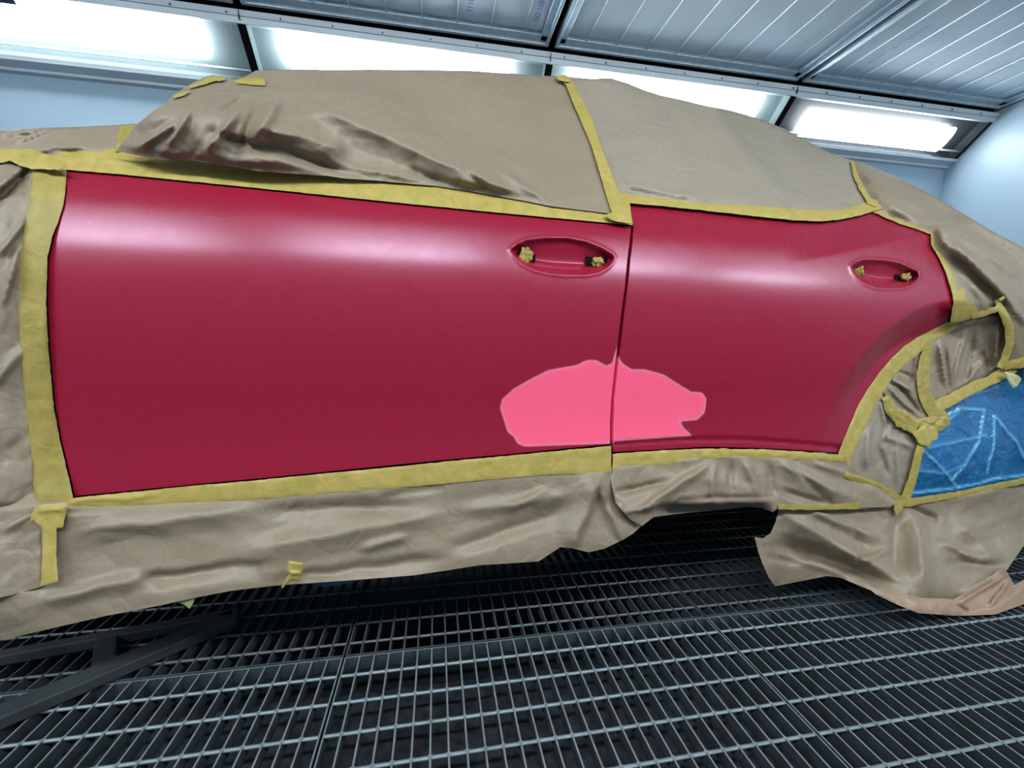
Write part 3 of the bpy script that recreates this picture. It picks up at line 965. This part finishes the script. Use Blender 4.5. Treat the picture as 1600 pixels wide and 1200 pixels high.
RW = [(886, 119.5), (923, 123), (955, 122), (981, 130), (1007, 141), (1033, 149), (1066, 156), (1098, 164), (1140, 172), (1169, 180), (1200, 191), (1225, 201), (1262, 221), (1300, 240), (1329, 250),
      (1334, 268), (1342, 288), (1355, 308), (1366, 320), (1341, 327), (1319, 333), (1285, 334), (1240, 332), (1180, 328), (1098, 322), (1040, 315), (1012, 311), (962, 304), (948, 265), (934, 225), (916, 180), (903, 148)]
P('p', RW, 'smooth paler paper over the rear side window, right of the slanting tape', 1, off=.005, step=5.0,
  disp=cr(11, .010, 90, L=[(962, 286, 1100, 312, .014, 5, 14), (965, 292, 1090, 318, -.010, 5, 8), (1030, 175, 1180, 320, .007, 60, 50), (900, 128, 960, 132, .008, 5, 6),
                           (1190, 290, 1260, 310, .006, 12, 10), (940, 220, 1040, 215, .005, 12, 16), (1330, 312, 1356, 322, -.008, 4, 6)]),
  pin=18, free=lambda x, y: (y < 252 and x > 900 and y < 121 + (x - 896) * .31 + 8), wrap=lambda x, y: x > 905 and x < 1328 and y < 124 + (x - 896) * .31, wraplen=1.0, wrapdrop=.03)

QT = [(1327, 249), (1348, 254), (1375, 265), (1397, 275), (1431, 292), (1465, 310), (1510, 337), (1555, 364), (1600, 387), (1680, 440), (1760, 500), (1860, 590), (1860, 650), (1760, 610), (1600, 575), (1578, 570), (1572, 540),
      (1570, 515), (1560, 485), (1530, 490), (1500, 500), (1493, 470), (1482, 430), (1463, 390), (1458, 366), (1438, 358), (1406, 346), (1384, 337), (1366, 322), (1352, 305), (1340, 285)]
P('p', QT, 'pleated paper sloping down over the rear quarter at the right edge', 2, off=.005, step=5.0,
  disp=cr(21, .012, 60, math.radians(125), 1.2, L=[(1340, 262, 1600, 440, .022, 24, 30), (1380, 310, 1640, 500, .018, 18, 22), (1395, 280, 1620, 420, -.012, 12, 14), (1470, 360, 1600, 500, .016, 10, 16),
        (1480, 400, 1580, 480, -.014, 12, 12), (1475, 368, 1490, 385, -.014, 5, 5), (1500, 420, 1540, 480, .012, 10, 10), (1350, 270, 1390, 300, .012, 10, 10), (1520, 400, 1620, 520, .014, 12, 14)]),
  pin=14, free=lambda x, y: x > 1590 or y < 249 + (x - 1327) * .52 + 4, wrap=lambda x, y: x > 1330 and y < 252 + (x - 1327) * .56 + 6 and y < 505, wraplen=1.0, wrapdrop=.05)

HD = [(-80, 211), (0, 204.5), (51, 200), (131, 198), (187, 195), (214, 193), (200, 215), (182, 236), (169, 236), (150, 241), (122, 236), (99, 241), (75, 246), (50, 240), (0, 238), (-80, 238)]
P('p', HD, 'strip of brown paper over the bonnet edge, left of the mirror bulge', 3, off=.005, step=4.0,
  disp=cr(31, .008, 40, L=[(0, 212, 70, 199, .010, 4, 5), (20, 222, 80, 202, .008, 4, 5), (90, 230, 130, 236, .012, 8, 5), (60, 236, 95, 226, .01, 6, 6)]), pin=8,
  free=lambda x, y: y < 212 - (x * .08) or x < -60, wrap=lambda x, y: y < 206 - x * .04 + 4 and x < 212, wraplen=1.3, wrapdrop=.06)

FP = [(-90, 250), (0, 250), (15, 246), (37, 256), (62, 258), (56, 300), (48, 350), (42, 420), (43, 500), (48, 600), (56, 700), (62, 770), (72, 800), (74, 850), (74, 914), (64, 917), (30, 927), (0, 934), (-90, 965)]
SF = [(55, 770), (112, 785), (167, 786), (292, 780), (400, 772), (500, 764), (600, 756), (708, 747), (854, 734), (955, 728), (958, 745), (962, 782), (975, 796), (1001, 823), (990, 833), (974, 843), (945, 857), (920, 863), (895, 857), (875, 855), (842, 877),
      (800, 880), (750, 883), (700, 891), (646, 899), (570, 905), (500, 910), (430, 915), (362, 923), (300, 935), (250, 946), (167, 962), (80, 982), (0, 1001), (-90, 1025), (-90, 800)]
def skirt_off(x, y):
    return .010 + .045 * sst(y, 780, 980) * (1 - sst(x, 500, 900)) + .03 * sst(y, 780, 880) * sst(x, 500, 800)
P('p', SF, 'long brown paper skirt hanging from the front door sill', 3, off=skirt_off, step=5.0,
  disp=cr(41, .022, 85, math.radians(80), 1.5, L=[(380, 862, 700, 800, .020, 26, 34), (420, 800, 640, 790, -.016, 20, 20), (210, 905, 420, 880, -.020, 12, 26), (430, 905, 700, 870, -.016, 14, 22), (560, 860, 640, 838, .014, 10, 14),
        (120, 830, 380, 800, .014, 20, 26), (935, 742, 895, 862, .030, 10, 40), (930, 745, 975, 850, .022, 34, 8), (950, 748, 1000, 822, -.02, 8, 8), (700, 858, 880, 800, -.018, 18, 22), (720, 800, 900, 770, .016, 18, 18),
        (60, 940, 240, 900, .016, 20, 20), (590, 775, 700, 762, -.010, 8, 10), (790, 800, 860, 760, .010, 10, 12)]),
  pin=22, free=lambda x, y: y > 800 or x > 966)

SR = [(957, 722), (1057, 714), (1102, 708), (1170, 706), (1260, 712), (1322, 716), (1330, 745), (1365, 758), (1405, 785), (1390, 792), (1330, 794), (1216, 793), (1208, 800), (1190, 794), (1170, 792),
      (1102, 799), (1057, 803), (1021, 808), (1003, 822), (985, 812), (962, 786), (954, 750)]
P('p', SR, 'puckered paper under the rear door, between door gap and wheel', 2, off=lambda x, y: .004 + .03 * sst(y, 720, 800) - .05 * sst(y, 780, 800) * sst(x, 1010, 1050) * (1 - sst(x, 1180, 1215)), step=4.0,
  disp=cr(51, .014, 36, math.radians(100), 1.4, L=[(1000, 795, 1110, 725, .020, 10, 14), (960, 772, 1040, 752, -.020, 7, 9), (975, 800, 1060, 780, .014, 8, 8), (1115, 722, 1110, 780, .012, 9, 9),
        (1140, 722, 1145, 775, -.012, 7, 7), (1165, 720, 1185, 775, .012, 9, 9), (1200, 722, 1212, 775, -.014, 10, 8), (1215, 722, 1330, 780, .024, 14, 22), (1240, 730, 1300, 790, -.010, 9, 9), (1222, 765, 1290, 788, -.022, 9, 12),
        (1270, 722, 1330, 745, .010, 7, 8), (1035, 783, 1205, 776, -.012, 5, 6)]), pin=9, free=lambda x, y: y > 783)

P('p', FP, 'wrinkled brown paper over the front fender at the left edge', 2, off=lambda x, y: .004 + .012 * sst(x, 40, 0) + .062 * sst(y, 760, 980), step=4.5,
  disp=cr(61, .016, 50, math.radians(45), 1.3, L=[(-20, 330, 45, 262, -.020, 10, 12), (-10, 300, 38, 258, .018, 8, 8), (0, 400, 40, 340, .014, 10, 10), (5, 480, 30, 380, .012, 9, 9), (-20, 610, 40, 540, .010, 14, 14),
        (0, 830, 60, 800, .014, 14, 14), (-30, 800, 50, 790, -.012, 10, 10)]), pin=12, free=lambda x, y: x < -50 or y > 900)

# papers inside the wheel arch
ARA = [(1440, 545), (1470, 522), (1521, 497), (1562, 484), (1570, 505), (1575, 535), (1570, 560), (1560, 578), (1530, 594), (1500, 610), (1460, 632), (1448, 612), (1442, 585), (1440, 560)]
P('p', ARA, 'pleated paper piece in the top of the wheel arch above the blue film', 0, off=-.015, step=3.2,
  disp=cr(71, .006, 30, 0.1, .8, L=[(1466, 535, 1478, 610, .016, 7, 4), (1478, 545, 1484, 615, -.016, 5, 5), (1508, 520, 1488, 600, .016, 4, 9), (1520, 520, 1508, 600, -.014, 8, 4), (1540, 560, 1505, 602, .010, 7, 7), (1560, 510, 1552, 570, .014, 5, 5),
        (1552, 520, 1546, 580, -.012, 5, 5), (1535, 548, 1545, 580, -.012, 6, 6)]), pin=5)
ARB = [(1436, 548), (1446, 545), (1440, 575), (1436, 600), (1440, 625), (1450, 640), (1458, 655), (1438, 662), (1420, 655), (1400, 640), (1385, 622), (1378, 612), (1392, 590), (1412, 566)]
P('p', ARB, 'crumpled paper sliver along the wheel arch curve between two tapes', 3, off=-.010, step=2.6,
  disp=cr(81, .006, 22, math.radians(130), 1.2, L=[(1392, 590, 1425, 610, .014, 4, 5), (1400, 580, 1428, 590, -.010, 4, 4), (1388, 605, 1435, 650, .012, 5, 6), (1405, 600, 1440, 650, -.014, 5, 5), (1430, 560, 1425, 600, -.012, 4, 4)]), pin=4)
ARC = [(1377, 612), (1360, 632), (1350, 655), (1338, 682), (1326, 712), (1318, 742), (1352, 755), (1385, 768), (1412, 778), (1424, 750), (1434, 715), (1440, 694), (1425, 680), (1408, 668), (1392, 645)]
P('p', ARC, 'shiny grey-brown paper piece behind the sill end, inside the wheel arch', 1, off=-.008, step=3.2,
  disp=cr(91, .008, 34, math.radians(20), 1.4, L=[(1360, 670, 1352, 730, .016, 8, 12), (1385, 655, 1372, 720, -.010, 8, 8), (1380, 680, 1430, 700, .012, 6, 10), (1372, 695, 1388, 745, -.010, 6, 8), (1400, 690, 1405, 760, .010, 8, 8), (1376, 625, 1384, 665, .012, 4, 5)]), pin=5)

# blue film over the wheel
BL = [(1412, 782), (1425, 745), (1434, 715), (1440, 694), (1462, 668), (1470, 640), (1466, 620), (1520, 602), (1572, 575), (1600, 562), (1760, 590), (1860, 630), (1860, 735), (1760, 735), (1600, 756), (1500, 774)]
STK = [[(1470, 655), (1500, 638), (1538, 641), (1528, 690), (1500, 735), (1488, 752)], [(1555, 650), (1553, 690), (1543, 740)], [(1555, 650), (1590, 690), (1612, 740)], [(1440, 700), (1475, 735), (1500, 765)],
       [(1432, 735), (1480, 740), (1500, 728)], [(1420, 772), (1500, 762), (1560, 748), (1640, 738)], [(1455, 700), (1500, 690), (1540, 680)], [(1500, 640), (1445, 690)], [(1480, 628), (1560, 605)]]
def strk(x, y):
    s = np.zeros_like(x)
    for i, k in enumerate(STK):
        d = seg_dist(x + 6 * (vnoise(x / 25, y / 25, 3) - .5), y, k, False)
        s = np.maximum(s, (.9 if i in (0, 1, 2, 3, 5) else .5) * np.exp(-(d / 1.8) ** 2))
    return s
film = sheet('plastic_film', BL, M_FILM, off=-.035, step=3.2, disp=lambda x, y: .008 * crumple(x, y, 5, 30, 8) + .006 * strk(x, y), pin=4, attr=strk)
tag(film, 'shiny blue plastic film covering the rear wheel', 'plastic film')
bf = sheet('plastic_film', [(474, 903), (565, 896), (556, 908), (530, 914), (505, 917), (487, 914)], M_FILM, off=-.02, step=3, attr=lambda x, y: 0 * x)
tag(bf, 'sliver of blue film peeping out below the paper skirt', 'plastic film')

# skirt over the rear wheel
WS = [(1218, 788), (1280, 788), (1350, 785), (1405, 784), (1500, 768), (1600, 747), (1680, 732), (1860, 715), (1830, 770), (1720, 800), (1650, 815), (1600, 852), (1573, 891), (1535, 915), (1490, 938), (1440, 936), (1400, 930), (1369, 926), (1340, 914),
      (1314, 903), (1292, 900), (1256, 907), (1211, 916), (1201, 902), (1192, 882), (1185, 863), (1179, 839), (1192, 841), (1204, 833), (1212, 815), (1215, 803)]
def ws_off(x, y):
    return .012 + .15 * sst(y, 780, 945) * sst(x, 1215, 1440) - .07 * sst(x, 1560, 1690) + .03 * (1 - sst(x, 1180, 1230)) * sst(y, 820, 900)
P('p', WS, 'broad brown paper skirt draped over the rear wheel down to the grating', 0, off=ws_off, step=4.5, zmin=.006,
  disp=cr(101, .016, 60, math.radians(60), 1.6, L=[(1225, 800, 1400, 905, .030, 20, 34), (1215, 850, 1400, 912, -.036, 22, 18), (1260, 795, 1375, 840, .020, 9, 16), (1235, 870, 1330, 900, .014, 8, 10), (1400, 800, 1400, 900, -.016, 26, 14),
        (1425, 800, 1450, 920, .022, 20, 26), (1480, 880, 1570, 880, -.020, 12, 20), (1470, 850, 1560, 885, .016, 12, 8), (1490, 810, 1560, 880, .014, 20, 16), (1330, 880, 1385, 860, .016, 8, 10), (1420, 790, 1465, 812, -.022, 8, 12),
        (1260, 880, 1200, 870, -.012, 8, 8), (1500, 930, 1575, 888, .014, 8, 8), (1340, 820, 1345, 870, -.010, 12, 12)]), pin=10, free=lambda x, y: y > 800)
SL = [(1340, 906), (1369, 920), (1400, 926), (1440, 934), (1490, 936), (1530, 912), (1568, 886), (1575, 896), (1585, 914), (1600, 906), (1680, 870), (1690, 925), (1600, 944), (1575, 953), (1556, 960), (1512, 962), (1490, 962), (1435, 958), (1400, 944), (1369, 929)]
P('p', SL, 'salmon-tinted turned-up paper hem lying on the grating at lower right', M_PAPER_SALMON, off=lambda x, y: .15 + .05 * sst(y, 900, 960) - .07 * sst(x, 1560, 1690), step=3.5, zmin=.009,
  disp=cr(111, .010, 30, L=[(1500, 940, 1570, 900, .016, 6, 6), (1580, 905, 1545, 950, .012, 6, 6), (1495, 945, 1520, 960, -.012, 5, 5)]), pin=4, free=lambda x, y: y > 940)

# ------------------------------------------------------------------ tapes
def T(outline, label, off=.010, m=None, step=4.0, jag=.8, amp=.0025, scale=24, L=(), seed=None, **kw):
    s = seed if seed is not None else int(abs(outline[0][0]) * 7 + abs(outline[0][1]))
    o = sheet('masking_tape', outline, m or M_TAPE, off=off, step=step, jag=jag, seed=s,
              disp=lambda x, y: amp * crumple(x, y, s, scale, 6) + folds(x, y, L), pin=3, **kw)
    return tag(o, label, 'masking tape')

def strip(pts, wd, label, **kw):
    """tape strip along a centre line, width in pixels (one or one per point)"""
    p = np.array(pts, float); n = len(p)
    wd = np.broadcast_to(np.array(wd, float), (n,))
    t = np.gradient(p, axis=0); t /= np.linalg.norm(t, axis=1)[:, None]
    nn = np.stack([-t[:, 1], t[:, 0]], -1)
    a = p + nn * wd[:, None] / 2; b = p - nn * wd[:, None] / 2
    return T([tuple(q) for q in a] + [tuple(q) for q in b[::-1]], label, **kw)

BT = [(60, 243), (75, 240), (99, 234), (122, 229), (150, 232), (182, 226), (250, 228), (400, 246), (520, 262), (640, 277), (775, 296), (860, 310), (906, 318), (950, 326), (962, 322), (978, 333), (989, 352), (985, 351.5), (900, 343.5), (800, 334.5),
      (600, 314.5), (400, 293.5), (200, 273.5), (104, 265), (92, 262), (75, 252)]
T(BT, 'yellow tape along the top edge of the front door, under the mirror paper', .006, L=[(130, 245, 300, 262, .004, 4, 6), (200, 252, 420, 274, -.004, 4, 6)], jag=.3)
T([(-80, 234), (0, 232), (50, 233), (72, 240), (95, 255), (106, 266), (50, 264), (37, 261), (15, 251), (0, 255), (-80, 262)], 'crumpled tape joining bonnet and fender papers at the left', .022, amp=.006)
T([(50, 262), (70, 259), (104, 267), (102, 300), (99, 319), (92, 343), (83, 366), (74, 402), (72, 475), (76, 550), (84, 635), (94, 690), (105, 735), (114, 775), (116, 792), (80, 796), (56, 790), (51, 750), (42, 650), (32, 550), (29, 480), (30, 415), (35, 375), (43, 330), (49, 290)],
  'wide vertical tape down the front edge of the front door', lambda x, y: .003 + .008 * sst(x, 95, 60) + .008 * sst(y, 740, 790), M_TAPE2, amp=.004, scale=34, jag=.6)
T([(117, 777.5), (200, 769.5), (292, 760), (400, 750.5), (500, 740.5), (600, 731), (708, 720), (800, 711.5), (880, 703.5), (953, 697), (955, 697), (955, 738), (854, 742), (780, 748), (708, 755), (600, 764), (500, 772), (400, 780), (292, 787), (167, 792), (112, 792), (104, 785)],
  'yellow tape under the front door along the sill', .014, amp=.003, scale=30, jag=.5, L=[(110, 782, 250, 774, .005, 4, 5)])
T([(957, 709), (1035, 704), (1102, 700.5), (1192, 702), (1260, 706), (1316, 711), (1322, 722), (1260, 719), (1200, 716), (1140, 715), (1102, 717), (1057, 725), (1000, 731), (957, 733)],
  'narrow yellow tape under the rear door sill', .010, amp=.004, scale=20)
T([(868, 119), (884, 117.5), (893, 124), (905, 145), (925, 187), (940, 230), (959, 280), (968, 305), (978, 333), (962, 334), (950, 315), (940, 280), (925, 230), (907, 187), (895, 160), (884, 132)],
  'straight slanting tape over the centre pillar between the two window papers', lambda x, y: .024 - .004 * sst(y, 250, 320), amp=.001, jag=.3)
T([(868, 119), (880, 117), (893, 121), (890, 128), (872, 125)], 'small torn tape end at the top of the pillar tape', .030, amp=.003)
T([(960, 300), (1012, 307), (1098, 317), (1180, 322), (1240, 326), (1285, 328), (1319, 327), (1341, 321), (1361, 314), (1376, 314), (1378, 326), (1366, 330), (1345, 336), (1319, 342), (1285, 346), (1240, 344), (1180, 338), (1098, 328.5), (1040, 322.5), (980, 317), (966, 312)],
  'curved yellow tape along the top edge of the rear door', .012, amp=.002, jag=.5, L=[(1140, 324, 1160, 318, .004, 3, 3)])
T([(950, 312), (962, 300), (972, 306), (984, 318), (989, 350), (975, 348), (955, 344), (945, 336), (956, 332)], 'tape corner patch above the gap between the doors', .020, amp=.003, L=[(956, 313, 968, 305, .008, 2, 2)])
T([(1329, 250), (1336, 254), (1338, 268), (1347, 288), (1360, 308), (1372, 316), (1368, 324), (1357, 320), (1345, 300), (1336, 282), (1331, 266)], 'thin tape between rear window paper and quarter paper', .016, amp=.003, jag=1.2)
T([(1364, 312), (1376, 315), (1378, 322), (1384, 328), (1397, 339), (1420, 348), (1454, 359), (1464, 368), (1463, 384), (1475, 400), (1487, 418), (1503, 434), (1512, 455), (1515, 480), (1500, 495), (1490, 471), (1485.5, 449), (1476.5, 422), (1465.5, 400), (1454.5, 382), (1454.5, 366),
   (1442, 361.5), (1406, 349.5), (1384, 340.5), (1364, 331.5), (1358, 322)], 'tape following the rear edge of the rear door', .006, M_TAPE, amp=.004, jag=.6)
T([(1490, 470), (1513, 468), (1528, 483), (1524, 496), (1500, 503), (1484, 506), (1487, 490)], 'crinkled tape patch at the tip of the rear door', .020, M_TAPE2, amp=.007, scale=14)
ARCI = [(1521, 496), (1487, 517), (1461, 531), (1442, 547), (1412, 571), (1394, 592), (1381, 611), (1369, 629), (1360, 652), (1350, 672), (1340, 692), (1331, 712), (1326, 735), (1318, 752)]
ARCO = [(1316, 745), (1313, 725), (1312, 708), (1319, 690), (1330, 663), (1343, 633), (1358, 607), (1377, 581), (1396, 559), (1414, 542), (1433, 529), (1457, 516), (1482, 503.5)]
ARCO = [(x - .5, y) for x, y in [(1313, 745), (1311.5, 725), (1310.5, 708), (1317.5, 690), (1328.5, 663), (1341.5, 633), (1356.5, 607), (1375.5, 581), (1394.5, 558.5), (1412.5, 541.5), (1431.5, 528.5), (1456.5, 515.5), (1481.5, 503.5)]]
T(ARCI + ARCO, 'curved yellow tape following the wheel arch edge of the rear door', lambda x, y: .001, M_TAPE, amp=.003, step=3.0, jag=.3, scale=18)
strip([(1450, 540), (1446, 560), (1442, 585), (1443, 610), (1452, 632), (1466, 650), (1478, 662)], [10, 18, 20, 20, 22, 26, 20], 'dark folded tape down the middle of the wheel arch papers', off=.0, m=M_TAPE2, step=2.6, amp=.008, scale=16)
strip([(1384, 620), (1393, 640), (1410, 655), (1432, 668), (1458, 664), (1484, 656)], [10, 20, 26, 26, 26, 14], 'jagged tape crossing the wheel arch papers to the blue film', off=.006, m=M_TAPE2, step=2.6, amp=.009, scale=14, jag=2.5)
T([(1425, 676), (1445, 664), (1462, 668), (1466, 682), (1456, 690), (1452, 702), (1442, 696), (1434, 690)], 'ragged tape flap reaching onto the blue film', .012, M_TAPE, step=2.5, amp=.006, jag=2.5)
strip([(1464, 636), (1490, 622), (1520, 606), (1548, 594), (1584, 573)], [20, 18, 18, 16, 20], 'tape joining upper arch paper to the blue film', off=.002, amp=.003, step=3, jag=1)
T([(1570, 580), (1590, 586), (1596, 592), (1590, 604), (1582, 606), (1574, 594)], 'curled loose end of tape on the blue film', .020, M_TAPE_BACK, amp=.006, step=2.5)
strip([(1558, 468), (1566, 486), (1577, 510), (1578, 535), (1570, 560), (1562, 575)], [8, 12, 14, 14, 12, 10], 'vertical tape at the right of the upper arch paper', off=.018, amp=.003, step=3)
strip([(1518, 494), (1540, 489), (1564, 480)], [10, 9, 9], 'short tape strip along the top of the upper arch paper', off=.022, amp=.002, step=3)
T([(1560, 466), (1570, 461), (1572, 464), (1565, 470)], 'dark curled tape corner sticking up on the quarter paper', .034, M_TAPE2, amp=.002, step=2)
strip([(1568, 572), (1600, 566), (1680, 574), (1760, 600), (1850, 640)], [12, 16, 16, 16, 16], 'tape above the blue film at the right picture edge', off=.012, amp=.003)
strip([(1441, 690), (1434, 715), (1427, 745), (1413, 786)], [14, 13, 13, 16], 'tape between lower arch paper and the blue film', off=.006, amp=.003, step=3)
strip([(1318, 740), (1340, 752), (1365, 760), (1390, 772), (1412, 784)], [10, 17, 17, 17, 14], 'wavy tape under the lower arch paper', off=.016, m=M_TAPE2, amp=.006, step=3, scale=16, jag=1.2)
strip([(1216, 792), (1290, 793), (1350, 789), (1408, 787), (1500, 772), (1600, 751), (1690, 734), (1855, 717)], [9, 8, 12, 13, 9, 10, 10, 10], 'long thin tape along the top of the wheel skirt paper', off=lambda x, y: .026 + .016 * (1 - sst(x, 1300, 1400)), amp=.002, step=3.5)
T([(1398, 784), (1412, 786), (1410, 796), (1402, 806), (1396, 796)], 'small tape tab hanging at the wheel skirt joint', .034, M_TAPE, amp=.002, step=2.5)
T([(60, 788), (105, 786), (104, 800), (98, 824), (88, 826), (88, 868), (91, 908), (64, 916), (66, 870), (66, 826), (52, 812), (46, 815), (52, 795)], 'vertical tape hanging from the front corner over the fender paper seam', lambda x, y: .036 + .05 * sst(y, 780, 980), amp=.003, L=[(60, 800, 100, 795, .006, 5, 6)])
T([(189, 197), (213, 195), (210, 200), (196, 222), (184, 236), (179, 236), (183, 215)], 'short tape on the bonnet paper beside the mirror bulge', .012, M_TAPE2, amp=.001, jag=.2, step=3)
T([(367, 126), (385, 121), (413, 122.5), (415, 134), (390, 132), (370, 131)], 'short tape on top of the mirror bulge, right of the folded crease', lambda x, y: .018 + mirror_bump(x, y) + dwin(x, y), amp=.001, step=3)
strip([(296, 137), (318, 128), (338, 122), (352, 124)], [4, 8, 9, 4], 'tape strip lying on the upper crest of the mirror bulge', off=lambda x, y: .022 + mirror_bump(x, y) + dwin(x, y), amp=.002, step=2.5, jag=1)
strip([(272, 153), (284, 147), (296, 143)], [5, 6, 3], 'ragged tape scrap on the left shoulder of the mirror bulge', off=lambda x, y: .022 + mirror_bump(x, y) + dwin(x, y), amp=.002, step=2, jag=1.5)
T([(451, 876), (475, 879), (473, 890), (469, 903), (467, 908), (455, 908), (441, 919), (439, 917), (448, 903), (452, 896), (447, 892)], 'small folded tape tab near the lower edge of the sill skirt', lambda x, y: .080, amp=.004, step=2.5, L=[(448, 895, 470, 897, .006, 4, 5)])
T([(273, 939), (285, 936), (307, 932), (302, 942), (296, 951), (288, 945)], 'pale tape tab hanging below the hem of the sill skirt', .052, M_TAPE_BACK, amp=.002, step=2.5)

# ------------------------------------------------------------------ dark steel frame on the floor at left
fr = empty('steel_frame', (-1.1, 1.4, 0), 'dark flat steel frame lying on the grating at lower left', 'steel frame')
def bar(name, a, b, wd, h):
    a = np.array(a, float); b = np.array(b, float); d = (b - a); d /= np.linalg.norm(d); n = np.array([-d[1], d[0]]) * wd / 2
    v = [(*(a - n), .004), (*(b - n), .004), (*(b + n), .004), (*(a + n), .004), (*(a - n), h), (*(b - n), h), (*(b + n), h), (*(a + n), h)]
    f = [(0, 3, 2, 1), (4, 5, 6, 7), (0, 1, 5, 4), (1, 2, 6, 5), (2, 3, 7, 6), (3, 0, 4, 7)]
    return bevel(link(name, v, f, M_STEEL, fr), .003)
def fz(x, y, z=0.0):
    d = rays(np.array([[x, y]]))[0]; t = (z - CAM[2]) / d[2]; p = CAM + t * d; return p[0], p[1]
pa, pb = np.array(fz(0, 1110, .03)), np.array(fz(366, 958, .03)); e = (pb - pa)
bar('long_bar', pa - e * .4, pb, .05, .03)
pc, pd = np.array(fz(0, 1020, .03)), np.array(fz(372, 953, .03))
bar('rear_bar', pc - (pd - pc) * .3, pd, .028, .03)
pe, pf2 = np.array(fz(167, 990, .03)), np.array(fz(160, 1040, .03))
bar('brace', pe, pf2, .04, .029)
bpy.context.view_layer.update()
